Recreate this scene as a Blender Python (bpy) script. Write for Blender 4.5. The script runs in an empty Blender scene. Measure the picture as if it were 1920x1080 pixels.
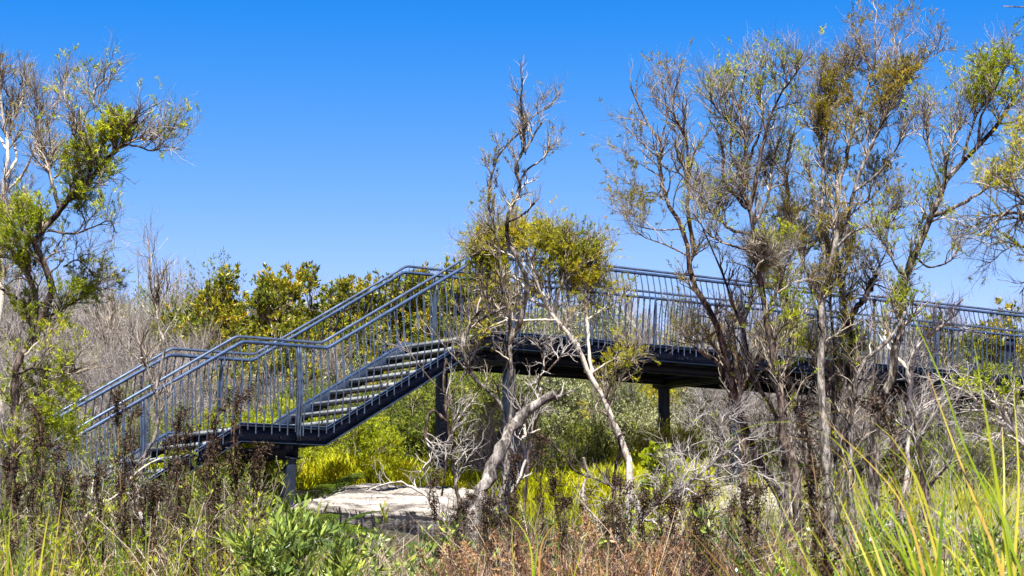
import bpy, math
import numpy as np
from mathutils import Vector
rng = np.random.default_rng(11)
scene = bpy.context.scene
R_ = math.radians

# ------------------------------------------------------------------ camera, sky, sun
F_PX, PITCH = 3991.0, 0.138
cam_d = bpy.data.cameras.new('camera'); cam = bpy.data.objects.new('camera', cam_d)
scene.collection.objects.link(cam); scene.camera = cam
cam.location = (0, 0, 0); cam.rotation_euler = (math.pi/2+PITCH, 0, 0)
cam_d.sensor_width = 36; cam_d.lens = F_PX/1920*36
cam_d.clip_start = 0.1; cam_d.clip_end = 6000
cam_d.dof.use_dof = True; cam_d.dof.focus_distance = 26; cam_d.dof.aperture_fstop = 14

SUN_EL, SUN_X, SUN_Y = R_(60), 0.05, -1.0          # sun high behind the camera
world = bpy.data.worlds.new('World'); scene.world = world; world.use_nodes = True
nt = world.node_tree; nt.nodes.clear()
out = nt.nodes.new('ShaderNodeOutputWorld'); bg = nt.nodes.new('ShaderNodeBackground')
sky = nt.nodes.new('ShaderNodeTexSky'); sky.sky_type = 'NISHITA'; sky.sun_disc = False
sky.sun_elevation = SUN_EL; sky.sun_rotation = math.atan2(SUN_X, SUN_Y)
sky.air_density = 0.75; sky.dust_density = 0.0; sky.ozone_density = 4.5; sky.altitude = 1500
hsv = nt.nodes.new('ShaderNodeHueSaturation'); hsv.inputs['Saturation'].default_value = 1.3
gam = nt.nodes.new('ShaderNodeGamma'); gam.inputs[1].default_value = 1.0
nt.links.new(sky.outputs[0], gam.inputs[0]); nt.links.new(gam.outputs[0], hsv.inputs['Color'])
# deeper blue overhead and paler towards the horizon, by height above it
tcw = nt.nodes.new('ShaderNodeTexCoord'); sx = nt.nodes.new('ShaderNodeSeparateXYZ'); nt.links.new(tcw.outputs['Generated'], sx.inputs[0])
wr = nt.nodes.new('ShaderNodeValToRGB'); we = wr.color_ramp.elements
stops = [(.0, (3.4, 1.35, 1.05)), (.10, (3.1, 1.3, 1.05)), (.155, (2.8, 1.27, 1.05)), (.207, (1.85, 1.17, 1.1)), (.264, (.62, 1.06, 1.22)), (.33, (.4, .7, .9)), (.6, (.34, .38, .46))]
while len(we) < len(stops): we.new(.5)
for e_, (p_, c_) in zip(we, stops): e_.position = p_; e_.color = (c_[0]/4, c_[1]/4, c_[2]/4, 1)
vm = nt.nodes.new('ShaderNodeVectorMath'); vm.operation = 'MULTIPLY'; vs = nt.nodes.new('ShaderNodeVectorMath'); vs.operation = 'SCALE'; vs.inputs['Scale'].default_value = 4
nt.links.new(sx.outputs[2], wr.inputs[0]); nt.links.new(wr.outputs[0], vm.inputs[0]); nt.links.new(hsv.outputs[0], vm.inputs[1]); nt.links.new(vm.outputs[0], vs.inputs[0])
nt.links.new(vs.outputs[0], bg.inputs[0]); nt.links.new(bg.outputs[0], out.inputs[0])
bg.inputs[1].default_value = 0.068
sd = bpy.data.lights.new('sun', 'SUN'); sd.energy = 5.0; sd.angle = R_(0.53); sd.color = (1, .955, .88)
sun = bpy.data.objects.new('sun', sd); scene.collection.objects.link(sun)
sh = Vector((SUN_X, SUN_Y, 0)).normalized()*math.cos(SUN_EL); sh.z = math.sin(SUN_EL)
sun.rotation_euler = sh.to_track_quat('Z', 'Y').to_euler(); sun.location = (0, -5, 20)
scene.view_settings.view_transform = 'Standard'; scene.view_settings.look = 'None'
scene.view_settings.exposure = 1.5; scene.view_settings.gamma = 1
scene.render.engine = 'CYCLES'
scene.cycles.max_bounces = 5; scene.cycles.diffuse_bounces = 2; scene.cycles.glossy_bounces = 2
scene.cycles.transmission_bounces = 3; scene.cycles.transparent_max_bounces = 4
scene.cycles.caustics_reflective = False; scene.cycles.caustics_refractive = False

# ------------------------------------------------------------------ helpers
cp, sp = math.cos(PITCH), math.sin(PITCH)
def P(u, v, D):
    """point on the plane y = D seen at photo pixel (u, v); used to read distances off the photo"""
    x = (u-960)/F_PX; z = (540-v)/F_PX
    y_ = cp - z*sp; z_ = sp + z*cp
    return np.array([x*D/y_, D, z_*D/y_])
def PX(p):
    p = np.asarray(p, float); yy = p[..., 1]*cp+p[..., 2]*sp; zz = p[..., 2]*cp-p[..., 1]*sp
    return np.stack([960+F_PX*p[..., 0]/yy, 540-F_PX*zz/yy], -1)
GY = [-60, 0, 8, 16, 21, 24, 25.6, 29.5, 34, 40, 46, 56, 68, 85, 130, 400, 3000]
GZ = [-2.6, -1.6, -1.15, -.55, -.1, .25, .5, 1.15, 1.55, 2.0, 2.5, 3.9, 5.6, 7.0, 8.0, 9., 9.]
def ground(x, y):
    x = np.asarray(x, float); y = np.asarray(y, float)
    z = np.interp(y, GY, GZ)
    k = np.clip((y-5)/20, 0, 1)
    z = z+k*(.10*np.sin(x*.9+y*.35)+.06*np.sin(x*2.1-y*1.3+1))
    far = np.clip((y-34)/20, 0, 1)
    return z+far*(.35*np.sin(x*.25+1.3)+.25*np.sin(x*.11+y*.17)-np.clip(x-2, 0, 8)*.06)

def link(name, me, mat=None, parent=None):
    o = bpy.data.objects.new(name, me); scene.collection.objects.link(o)
    if mat is not None and me is not None: me.materials.append(mat)
    if parent: o.parent = parent
    return o
def tag(o, label=None, cat=None, group=None, kind=None):
    if label: o['label'] = label
    if cat: o['category'] = cat
    if group: o['group'] = group
    if kind: o['kind'] = kind
    return o
def empty(name, loc, label, cat, group=None, rz=0):
    o = bpy.data.objects.new(name, None); scene.collection.objects.link(o)
    o.location = loc; o.rotation_euler = (0, 0, rz); o.empty_display_size = .2
    return tag(o, label, cat, group)

class MB:
    """collects geometry in numpy arrays and links it as one mesh object"""
    def __init__(s): s.v = []; s.q = []; s.t = []; s.n = 0
    def add(s, v, q=None, t=None):
        v = np.asarray(v, float).reshape(-1, 3)
        if len(v) == 0: return
        s.v.append(v)
        if q is not None and len(q): s.q.append(np.asarray(q, np.int64).reshape(-1, 4)+s.n)
        if t is not None and len(t): s.t.append(np.asarray(t, np.int64).reshape(-1, 3)+s.n)
        s.n += len(v)
    def tubes(s, T, R, sides=4, cap=False):
        T = np.asarray(T, float); R = np.asarray(R, float)
        if T.ndim == 2: T = T[None]; R = np.broadcast_to(R, T.shape[:2]) if R.ndim < 2 else R
        m, n, _ = T.shape
        if m == 0: return
        R = np.broadcast_to(R, (m, n))
        tan = np.gradient(T, axis=1); tan /= np.linalg.norm(tan, axis=2, keepdims=True)+1e-12
        mean = tan.mean(1); ref = np.zeros((m, 3)); k = np.argmin(np.abs(mean), axis=1); ref[np.arange(m), k] = 1
        a = np.cross(tan, ref[:, None, :]); a /= np.linalg.norm(a, axis=2, keepdims=True)+1e-12
        b = np.cross(tan, a)
        th = np.arange(sides)*2*math.pi/sides
        v = T[:, :, None, :]+R[:, :, None, None]*(a[:, :, None, :]*np.cos(th)[None, None, :, None]+b[:, :, None, :]*np.sin(th)[None, None, :, None])
        i, j, k = np.meshgrid(np.arange(m), np.arange(n-1), np.arange(sides), indexing='ij')
        k2 = (k+1) % sides; base = i*n*sides
        q = np.stack([base+j*sides+k, base+j*sides+k2, base+(j+1)*sides+k2, base+(j+1)*sides+k], -1).reshape(-1, 4)
        s.add(v, q)
        if cap:
            for e in (0, n-1):
                c = T[:, e]; ring = v[:, e]
                vv = np.concatenate([ring, c[:, None]], 1); ii = np.arange(m)[:, None]*(sides+1)
                kk = np.arange(sides)[None]; t = np.stack([ii+kk, ii+(kk+1) % sides, np.broadcast_to(ii+sides, (m, sides))], -1)
                s.add(vv, t=t)
    def box(s, c, ax, ay, az):
        c = np.asarray(c, float); ax, ay, az = map(lambda a: np.asarray(a, float), (ax, ay, az))
        v = [c+sx*ax/2+sy*ay/2+sz*az/2 for sz in (-1, 1) for sy in (-1, 1) for sx in (-1, 1)]
        s.add(v, [[0, 2, 3, 1], [4, 5, 7, 6], [0, 1, 5, 4], [2, 6, 7, 3], [0, 4, 6, 2], [1, 3, 7, 5]])
    def boxes(s, C, ax, ay, az):
        C = np.asarray(C, float).reshape(-1, 3); m = len(C)
        off = np.array([sx*np.asarray(ax)/2+sy*np.asarray(ay)/2+sz*np.asarray(az)/2 for sz in (-1, 1) for sy in (-1, 1) for sx in (-1, 1)])
        q = np.array([[0, 2, 3, 1], [4, 5, 7, 6], [0, 1, 5, 4], [2, 6, 7, 3], [0, 4, 6, 2], [1, 3, 7, 5]])
        s.add(C[:, None]+off[None], (np.arange(m)[:, None, None]*8+q[None]))
    def leaves(s, B, D, L, W, bend=.25):
        """narrow pointed leaves: base B, unit direction D, length L, width W"""
        m = len(B)
        if m == 0: return
        L = np.broadcast_to(L, (m,))[:, None]; W = np.broadcast_to(W, (m,))[:, None]
        r = rng.normal(size=(m, 3)); sd_ = np.cross(D, r); sd_ /= np.linalg.norm(sd_, axis=1, keepdims=True)+1e-9
        nn = np.cross(D, sd_)
        mid = B+D*L*.5+nn*L*bend*.3; tip = B+D*L
        v = np.stack([B, mid+sd_*W/2, tip, mid-sd_*W/2], 1)
        s.add(v, np.arange(m*4).reshape(-1, 4))
    def blades(s, T, W, side):
        """flat tapering ribbons along T (m,n,3), half-width W (m,n), side vectors (m,3)"""
        m, n, _ = T.shape
        if m == 0: return
        v = np.stack([T-side[:, None]*W[..., None], T+side[:, None]*W[..., None]], 2)
        i, j = np.meshgrid(np.arange(m), np.arange(n-1), indexing='ij'); b = i*n*2+j*2
        s.add(v, np.stack([b, b+1, b+3, b+2], -1).reshape(-1, 4))
    def mesh(s, name, smooth=False, origin=None):
        me = bpy.data.meshes.new(name)
        if not s.v: return me
        v = np.concatenate(s.v)
        if origin is not None: v = v-np.asarray(origin, float)
        q = np.concatenate(s.q) if s.q else np.zeros((0, 4), int); t = np.concatenate(s.t) if s.t else np.zeros((0, 3), int)
        nl = q.size+t.size; npol = len(q)+len(t)
        me.vertices.add(len(v)); me.vertices.foreach_set('co', v.astype(np.float32).ravel())
        me.loops.add(nl); me.loops.foreach_set('vertex_index', np.concatenate([q.ravel(), t.ravel()]).astype(np.int32))
        me.polygons.add(npol)
        st = np.concatenate([np.arange(len(q))*4, q.size+np.arange(len(t))*3]).astype(np.int32)
        me.polygons.foreach_set('loop_start', st)
        if smooth: me.polygons.foreach_set('use_smooth', np.ones(npol, bool))
        me.update(calc_edges=True)
        return me
    def build(s, name, mat, parent=None, smooth=False, origin=None):
        if parent is not None and origin is None: origin = parent['_o'] if '_o' in parent else None
        return link(name, s.mesh(name, smooth, origin), mat, parent)

def nrm(v): return v/(np.linalg.norm(v, axis=-1, keepdims=True)+1e-12)
def rand_unit(m): return nrm(rng.normal(size=(m, 3)))
def smooth_line(pts, n):
    pts = np.asarray(pts, float)
    d = np.r_[0, np.cumsum(np.linalg.norm(np.diff(pts, axis=0), axis=1))]
    t = np.linspace(0, d[-1], n)
    m = np.gradient(pts, d, axis=0) if len(pts) > 2 else np.repeat((pts[1:]-pts[:1])/d[-1], 2, 0)
    i = np.clip(np.searchsorted(d, t, side='right')-1, 0, len(pts)-2); h = (d[i+1]-d[i])[:, None]; s = ((t-d[i])[:, None])/h
    return (2*s**3-3*s**2+1)*pts[i]+(s**3-2*s**2+s)*h*m[i]+(-2*s**3+3*s**2)*pts[i+1]+(s**3-s**2)*h*m[i+1]

def grow(T, R, m, L, spread, up=.3, wig=.25, n=6, r=.3, tmin=.15, tmax=1., taper=.35, along=.6, Lvar=.4, shrink=.5, weight=None):
    """children of polylines T (k,n0,3): m new polylines"""
    k, n0, _ = T.shape
    seg = np.linalg.norm(np.diff(T, axis=1), axis=2).sum(1)
    w = seg if weight is None else seg*weight
    pi = rng.choice(k, m, p=w/w.sum())
    t = tmin+(tmax-tmin)*rng.random(m)
    f = t*(n0-1); i = np.minimum(f.astype(int), n0-2); fr = (f-i)[:, None]
    base = T[pi, i]*(1-fr)+T[pi, i+1]*fr
    tan = nrm(T[pi, i+1]-T[pi, i])
    rr = R[pi, i]*(1-fr[:, 0])+R[pi, i+1]*fr[:, 0]
    d = nrm(tan*along+rand_unit(m)*spread+np.array([0, 0, up]))
    LL = L*(1-shrink*t)*(1+Lvar*rng.normal(size=m).clip(-1.5, 1.5))
    C = np.zeros((m, n, 3)); C[:, 0] = base
    for j in range(1, n):
        d = nrm(d+rand_unit(m)*wig+np.array([0, 0, up*.12]))
        C[:, j] = C[:, j-1]+d*(LL/(n-1))[:, None]
    r0 = np.minimum(rr*.75, r)
    RR = r0[:, None]*np.linspace(1, taper, n)[None]
    return C, RR
def pick(T, k, tmin=.2, tmax=1.):
    """k points per polyline with tangents"""
    m, n, _ = T.shape
    t = (tmin+(tmax-tmin)*rng.random((m, k)))*(n-1); i = np.minimum(t.astype(int), n-2); fr = (t-i)[..., None]
    ii = np.arange(m)[:, None]
    b = T[ii, i]*(1-fr)+T[ii, i+1]*fr; tn = nrm(T[ii, i+1]-T[ii, i])
    return b.reshape(-1, 3), tn.reshape(-1, 3)

# ------------------------------------------------------------------ materials
def new_mat(name):
    m = bpy.data.materials.new(name); m.use_nodes = True; n = m.node_tree; n.nodes.clear()
    o = n.nodes.new('ShaderNodeOutputMaterial'); return m, n, o
def ramp(n, stops, interp='LINEAR'):
    r = n.nodes.new('ShaderNodeValToRGB'); r.color_ramp.interpolation = interp
    el = r.color_ramp.elements
    while len(el) < len(stops): el.new(.5)
    for e, (p, c) in zip(el, stops): e.position = p; e.color = (*c, 1)
    return r
def noise(n, scale, detail=4, rough=.6, coord='Object', dim=None):
    tc = n.nodes.new('ShaderNodeTexCoord'); t = n.nodes.new('ShaderNodeTexNoise')
    t.inputs['Scale'].default_value = scale; t.inputs['Detail'].default_value = detail; t.inputs['Roughness'].default_value = rough
    if dim:
        mp = n.nodes.new('ShaderNodeMapping'); mp.inputs['Scale'].default_value = dim
        n.links.new(tc.outputs[coord], mp.inputs[0]); n.links.new(mp.outputs[0], t.inputs['Vector'])
    else: n.links.new(tc.outputs[coord], t.inputs['Vector'])
    return t
def leaf_mat(name, cols, trans=.35, rough=.55, spec=.25, nscale=2.2, nw=.45):
    """leaf colour varies leaf by leaf and in soft patches"""
    m, n, o = new_mat(name)
    geo = n.nodes.new('ShaderNodeNewGeometry'); ns = noise(n, nscale, 2, .5)
    mr = n.nodes.new('ShaderNodeMapRange'); mr.inputs[1].default_value = .3; mr.inputs[2].default_value = .7
    n.links.new(ns.outputs[0], mr.inputs[0])
    mx = n.nodes.new('ShaderNodeMix'); mx.inputs[0].default_value = nw
    n.links.new(geo.outputs['Random Per Island'], mx.inputs[2]); n.links.new(mr.outputs[0], mx.inputs[3])
    k = len(cols); rp = ramp(n, [(i/(k-1)*.8+.1, c) for i, c in enumerate(cols)]); n.links.new(mx.outputs[0], rp.inputs[0])
    pb = n.nodes.new('ShaderNodeBsdfPrincipled'); pb.inputs['Roughness'].default_value = rough; pb.inputs['Specular IOR Level'].default_value = spec
    tr = n.nodes.new('ShaderNodeBsdfTranslucent'); ms = n.nodes.new('ShaderNodeMixShader'); ms.inputs[0].default_value = trans
    n.links.new(rp.outputs[0], pb.inputs['Base Color']); n.links.new(rp.outputs[0], tr.inputs[0])
    n.links.new(pb.outputs[0], ms.inputs[1]); n.links.new(tr.outputs[0], ms.inputs[2]); n.links.new(ms.outputs[0], o.inputs[0])
    return m
def bark_mat(name, cols, scale=17, stretch=(1, 1, .3), bump=1., rough=.85, pos=None):
    m, n, o = new_mat(name)
    a = noise(n, scale, 6, .75, dim=stretch); k = len(cols)
    pos = pos or [.40+.22*i/(k-1) for i in range(k)]
    rp = ramp(n, list(zip(pos, cols))); n.links.new(a.outputs[0], rp.inputs[0])
    pb = n.nodes.new('ShaderNodeBsdfPrincipled'); pb.inputs['Roughness'].default_value = rough; pb.inputs['Specular IOR Level'].default_value = .2
    n.links.new(rp.outputs[0], pb.inputs['Base Color'])
    if bump:
        b = noise(n, scale*4, 5, .7, dim=stretch); bp = n.nodes.new('ShaderNodeBump'); bp.inputs['Strength'].default_value = bump; bp.inputs['Distance'].default_value = .012
        n.links.new(b.outputs[0], bp.inputs['Height']); n.links.new(bp.outputs[0], pb.inputs['Normal'])
    n.links.new(pb.outputs[0], o.inputs[0]); return m
def twig_mat(name, cols, rough=.8):
    m, n, o = new_mat(name)
    geo = n.nodes.new('ShaderNodeNewGeometry'); k = len(cols)
    rp = ramp(n, [(i/(k-1), c) for i, c in enumerate(cols)]); n.links.new(geo.outputs['Random Per Island'], rp.inputs[0])
    pb = n.nodes.new('ShaderNodeBsdfPrincipled'); pb.inputs['Roughness'].default_value = rough; pb.inputs['Specular IOR Level'].default_value = .2
    n.links.new(rp.outputs[0], pb.inputs['Base Color']); n.links.new(pb.outputs[0], o.inputs[0]); return m
def paint_mat(name, col, metal=0., rough=.4, var=.15, nscale=6, spec=.5):
    m, n, o = new_mat(name)
    a = noise(n, nscale, 5, .6); c2 = tuple(x*(1-var) for x in col); c3 = tuple(min(1, x*(1+var)) for x in col)
    rp = ramp(n, [(.35, c2), (.65, c3)]); n.links.new(a.outputs[0], rp.inputs[0])
    pb = n.nodes.new('ShaderNodeBsdfPrincipled'); pb.inputs['Metallic'].default_value = metal; pb.inputs['Specular IOR Level'].default_value = spec
    mr = n.nodes.new('ShaderNodeMapRange'); mr.inputs[3].default_value = rough*.8; mr.inputs[4].default_value = rough*1.25
    n.links.new(a.outputs[0], mr.inputs[0]); n.links.new(mr.outputs[0], pb.inputs['Roughness'])
    n.links.new(rp.outputs[0], pb.inputs['Base Color']); n.links.new(pb.outputs[0], o.inputs[0]); return m

M = {}
M['paint'] = paint_mat('slate_blue_paint', (.038, .056, .096), 0, .42, .45, 9, .4)
M['rail'] = paint_mat('satin_blue_steel', (.045, .080, .165), .25, .33, .3, 9)
M['hand'] = paint_mat('bare_steel', (.15, .21, .33), .7, .28, .2)
M['string'] = paint_mat('shade_toned_navy', (.010, .019, .040), 0, .45, .3, 6, .2)  # baluster paint made darker, with the flange's shade on the web put into the colour
M['column'] = paint_mat('shade_toned_column', (.014, .021, .036), 0, .5, .3, 10, .15)  # same paint as the posts, deck shade painted in by darkening it
M['galv'] = paint_mat('grey_tread', (.21, .23, .235), .1, .6, .35, 12)
M['dark'] = paint_mat('dark_paint', (.010, .014, .024), 0, .5, .2, 6, .15)
M['grate'] = paint_mat('grating', (0.035, 0.037, 0.039), .2, .6)
M['fine_green'] = leaf_mat('fine_green', [(.035, .065, .01), (.16, .23, .01), (.44, .50, .012), (.72, .66, .02)], .38)
M['fine_olive'] = leaf_mat('fine_olive', [(.05, .06, .012), (.20, .18, .015), (.38, .31, .02), (.54, .34, .035)], .38)
M['fine_gold'] = leaf_mat('fine_gold', [(.06, .09, .01), (.24, .28, .015), (.52, .50, .02), (.68, .46, .03)], .4)
M['blue_green'] = leaf_mat('blue_green', [(.02, .05, .02), (.05, .09, .03), (.09, .14, .03), (.2, .22, .04)])
M['banksia'] = leaf_mat('banksia_leaf', [(.018, .038, .008), (.07, .10, .010), (.17, .21, .014), (.40, .37, .02), (.64, .38, .02)], .3, .4, .45)
M['shrub'] = leaf_mat('shrub_leaf', [(.025, .045, .01), (.10, .15, .015), (.24, .29, .03), (.42, .40, .05)], .3)
M['pale'] = leaf_mat('pale_leaf', [(.05, .08, .02), (.20, .23, .07), (.44, .46, .24), (.66, .64, .42)], .25)
M['lime'] = leaf_mat('lime_leaf', [(0.136, 0.204, 0.010), (0.289, 0.357, 0.013), (0.425, 0.468, 0.017), (0.510, 0.493, 0.025)], .4)
M['meadow'] = leaf_mat('meadow_leaf', [(.10, .15, .006), (.36, .40, .008), (.54, .54, .01), (.62, .52, .02)], .4, nscale=2.2)
M['broad'] = leaf_mat('broad_leaf', [(.035, .06, .018), (.12, .19, .04), (.28, .36, .06), (.52, .55, .08)], .22, .36, .5)
M['fern'] = leaf_mat('fern_leaf', [(0.027, 0.063, 0.009), (0.072, 0.126, 0.013), (0.180, 0.243, 0.018)], .35)
M['dead_fern'] = leaf_mat('dead_fern', [(.12, .055, .025), (.32, .17, .08), (.55, .36, .19)], .3)
M['sedge'] = leaf_mat('sedge_blade', [(.04, .09, .01), (.15, .26, .012), (.32, .42, .015), (.48, .48, .03), (.55, .30, .08)], .4, .4, .4, 3., .2)
M['sedge_dry'] = leaf_mat('sedge_dry', [(.30, .12, .035), (.52, .30, .10), (.62, .50, .28)], .3, .6)
M['straw'] = leaf_mat('straw', [(.14, .10, .035), (.36, .27, .10), (.50, .42, .12), (.34, .36, .04)], .25, .6, nscale=3.)
M['seed'] = twig_mat('seed_head', [(.010, .007, .005), (.035, .022, .015), (.12, .075, .045)])
M['culm'] = twig_mat('culm', [(.10, .06, .03), (.22, .15, .08)])
M['twig_grey'] = twig_mat('grey_twig', [(0.176, 0.158, 0.150), (0.299, 0.273, 0.255), (0.458, 0.431, 0.405)])
M['twig_hill'] = twig_mat('hill_twig', [(.09, .075, .068), (.23, .20, .185), (.46, .43, .41)])
M['twig_mid'] = twig_mat('brown_twig', [(.030, .022, .016), (.16, .13, .095), (.50, .44, .36)])
M['twig_hay'] = twig_mat('tan_twig', [(.20, .13, .08), (.44, .34, .24), (.64, .55, .44)])
M['twig_red'] = twig_mat('red_brown_twig', [(.04, .022, .018), (.14, .07, .05), (.32, .20, .14)])
M['twig_dark'] = twig_mat('dark_twig', [(0.012, 0.010, 0.010), (0.040, 0.032, 0.028), (0.112, 0.088, 0.072)])
M['bark'] = bark_mat('paperbark', [(0.010, 0.008, 0.007), (0.040, 0.032, 0.028), (0.160, 0.136, 0.112), (0.368, 0.336, 0.296)])
M['bark_grey'] = bark_mat('grey_bark', [(0.024, 0.021, 0.019), (0.096, 0.084, 0.076), (0.240, 0.216, 0.196), (0.400, 0.368, 0.336)])
M['bark_dark'] = bark_mat('dark_bark', [(0.010, 0.008, 0.008), (0.040, 0.030, 0.024), (0.120, 0.088, 0.072), (0.224, 0.192, 0.160)])
M['bark_pale'] = bark_mat('pale_bark', [(0.060, 0.043, 0.034), (0.306, 0.238, 0.178), (0.510, 0.459, 0.399), (0.595, 0.552, 0.493)], 22, pos=[.3, .4, .48, .62])
M['bark_orange'] = bark_mat('orange_bark', [(0.021, 0.014, 0.010), (0.070, 0.045, 0.032), (0.224, 0.154, 0.105), (0.350, 0.308, 0.266)], 22)

def rock_mat():
    m, n, o = new_mat('sandstone')
    a = noise(n, 1.6, 8, .65, dim=(1, 1, 3)); b = noise(n, 7, 6, .75, dim=(.5, 1, 4))
    r1 = ramp(n, [(.37, (.10, .088, .08)), (.45, (.28, .25, .22)), (.52, (.50, .46, .41)), (.62, (.62, .58, .53))]); n.links.new(a.outputs[0], r1.inputs[0])
    r2 = ramp(n, [(.38, (.25, .22, .20)), (.52, (1, 1, 1))]); n.links.new(b.outputs[0], r2.inputs[0])
    mx = n.nodes.new('ShaderNodeMix'); mx.data_type = 'RGBA'; mx.blend_type = 'MULTIPLY'; mx.inputs[0].default_value = 1.
    n.links.new(r1.outputs[0], mx.inputs[6]); n.links.new(r2.outputs[0], mx.inputs[7])
    pb = n.nodes.new('ShaderNodeBsdfPrincipled'); pb.inputs['Roughness'].default_value = .9
    n.links.new(mx.outputs[2], pb.inputs['Base Color'])
    bp = n.nodes.new('ShaderNodeBump'); bp.inputs['Distance'].default_value = .06; n.links.new(b.outputs[0], bp.inputs['Height']); n.links.new(bp.outputs[0], pb.inputs['Normal'])
    n.links.new(pb.outputs[0], o.inputs[0]); return m
M['rock'] = rock_mat()
def ground_mat():
    m, n, o = new_mat('leaf_litter')
    a = noise(n, .8, 8, .7); b = noise(n, 14, 8, .8)
    r1 = ramp(n, [(.35, (.025, .022, .012)), (.5, (.06, .055, .02)), (.65, (.11, .085, .05))]); n.links.new(a.outputs[0], r1.inputs[0])
    r2 = ramp(n, [(.35, (.25, .22, .2)), (.6, (1, 1, 1))]); n.links.new(b.outputs[0], r2.inputs[0])
    mx = n.nodes.new('ShaderNodeMix'); mx.data_type = 'RGBA'; mx.blend_type = 'MULTIPLY'; mx.inputs[0].default_value = .9
    n.links.new(r1.outputs[0], mx.inputs[6]); n.links.new(r2.outputs[0], mx.inputs[7])
    pb = n.nodes.new('ShaderNodeBsdfPrincipled'); pb.inputs['Roughness'].default_value = .95
    n.links.new(mx.outputs[2], pb.inputs['Base Color'])
    bp = n.nodes.new('ShaderNodeBump'); bp.inputs['Distance'].default_value = .08; n.links.new(b.outputs[0], bp.inputs['Height']); n.links.new(bp.outputs[0], pb.inputs['Normal'])
    n.links.new(pb.outputs[0], o.inputs[0]); return m
M['ground'] = ground_mat()

# ------------------------------------------------------------------ ground sheet
xs = np.r_[np.array([-3000, -800, -300, -120, -60]), np.linspace(-40, 40, 161), np.array([60, 120, 300, 800, 3000])]
ys = np.r_[np.array([-60, -20]), np.linspace(-5, 90, 191), np.array([110, 150, 250, 500, 1200, 3000])]
X, Y = np.meshgrid(xs, ys, indexing='ij'); Z = ground(X, Y)
nx, ny = len(xs), len(ys); i, j = np.meshgrid(np.arange(nx-1), np.arange(ny-1), indexing='ij'); b0 = i*ny+j
g = MB(); g.add(np.stack([X, Y, Z], -1), np.stack([b0, b0+ny, b0+ny+1, b0+1], -1)); g_o = g.build('ground', M['ground'], smooth=True); tag(g_o, kind='structure')

# ------------------------------------------------------------------ sandstone shelf
def rock_shelf(xa, xb, dy, label, ends=4., low=0.):
    mb = MB()
    prof = np.array([(31.0, 1.15), (30.0, 1.33), (28.8, 1.29), (27.6, 1.17), (26.8, 1.08), (26.2, 1.0), (25.85, .93), (25.70, .85), (25.80, .80), (26.1, .775), (26.25, .70), (26.12, .60), (25.95, .50), (25.75, .30), (25.55, .1), (25.4, -.3)])
    pr = smooth_line(prof, 60); n = 150; xx = np.linspace(xa, xb, n)
    V = np.zeros((n, 60, 3))
    for k, x in enumerate(xx):
        e = 1-abs((x-(xa+xb)/2)/((xb-xa)/2))**ends
        cut = .25+.75*math.exp(-((x+1.5)/.75)**2)
        y = pr[:, 0]+.25*math.sin(x*1.1)+.12*math.sin(x*3.1+1); z = pr[:, 1].copy()
        low = (pr[:, 0] > 25.8) & (z < .80)
        y = y-np.where(low, (1-cut)*.9*np.clip((pr[:, 0]-25.75), 0, 1), 0)
        z = z*(.25+.75*e)+.03*math.sin(x*2.3+.7)+.02*np.sin(x*6+pr[:, 0]*3)-(.55 if x > 1.8 else .55*max(0, 0))*0
        for cx, cw in ((-2.35, .03), (-.75, .04), (2.9, .03)): z = z-.05*math.exp(-((x-cx)/cw)**2)
        V[k, :, 0] = x; V[k, :, 1] = y+dy; V[k, :, 2] = z-low
    q3 = V*[7, 5, 9]; V[..., 2] += .012*np.sin(q3[..., 0]+2*np.sin(q3[..., 1]))*np.cos(q3[..., 1]*1.7); V += rng.normal(size=V.shape)*.005
    i, j = np.meshgrid(np.arange(n-1), np.arange(59), indexing='ij'); b = i*60+j
    mb.add(V, np.stack([b, b+1, b+61, b+60], -1))
    o = mb.build('rock_shelf', M['rock'], smooth=True)
    tag(o, label, 'rock')
rock_shelf(-3.3, .35, 0, 'pale weathered sandstone shelf with dark undercut lip below the stair landing')
rock_shelf(1.9, 4.6, 1.0, 'low pale rock slab behind the fallen grey shrub right of centre', 3., .10)

# ------------------------------------------------------------------ footbridge and its stairs
TH = .640; O = np.array([-3.32, 26.059, 1.953]); W = 1.912; A_, B_, C_ = 1.228, 2.429, 1.408
d = np.array([math.cos(TH), math.sin(TH), 0]); w = np.array([-math.sin(TH), math.cos(TH), 0]); kz = np.array([0, 0, 1.])
LOW, BR = 2.45, 13.6; SL = C_/B_
END = A_+B_+BR
def zline(s):
    return np.interp(s, [-LOW, 0, A_, A_+B_, END], [-LOW*SL, 0, 0, C_, C_])
def S(s, side, out=0., z=0.):
    """s along the walkway, side 0 near / 1 far, out = distance outward from that side's railing plane"""
    s = np.asarray(s, float)
    o = -out if side == 0 else W+out
    return O+s[..., None]*d+w*o+kz*(zline(s)+z)[..., None]
BX = O+d*A_/2+w*W/2; BX = np.array([BX[0], BX[1], float(ground(BX[0], BX[1]))])
br = empty('footbridge', BX, 'slate blue steel footbridge with open stairs climbing from a small landing', 'footbridge'); br['_o'] = BX.tolist()
br_o = BX
def part(mb, name, mat, parent=br, smooth=False): return link(name, mb.mesh(name, smooth, br_o), mat, parent)
breaks = [-LOW, 0, A_, A_+B_, END]
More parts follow.
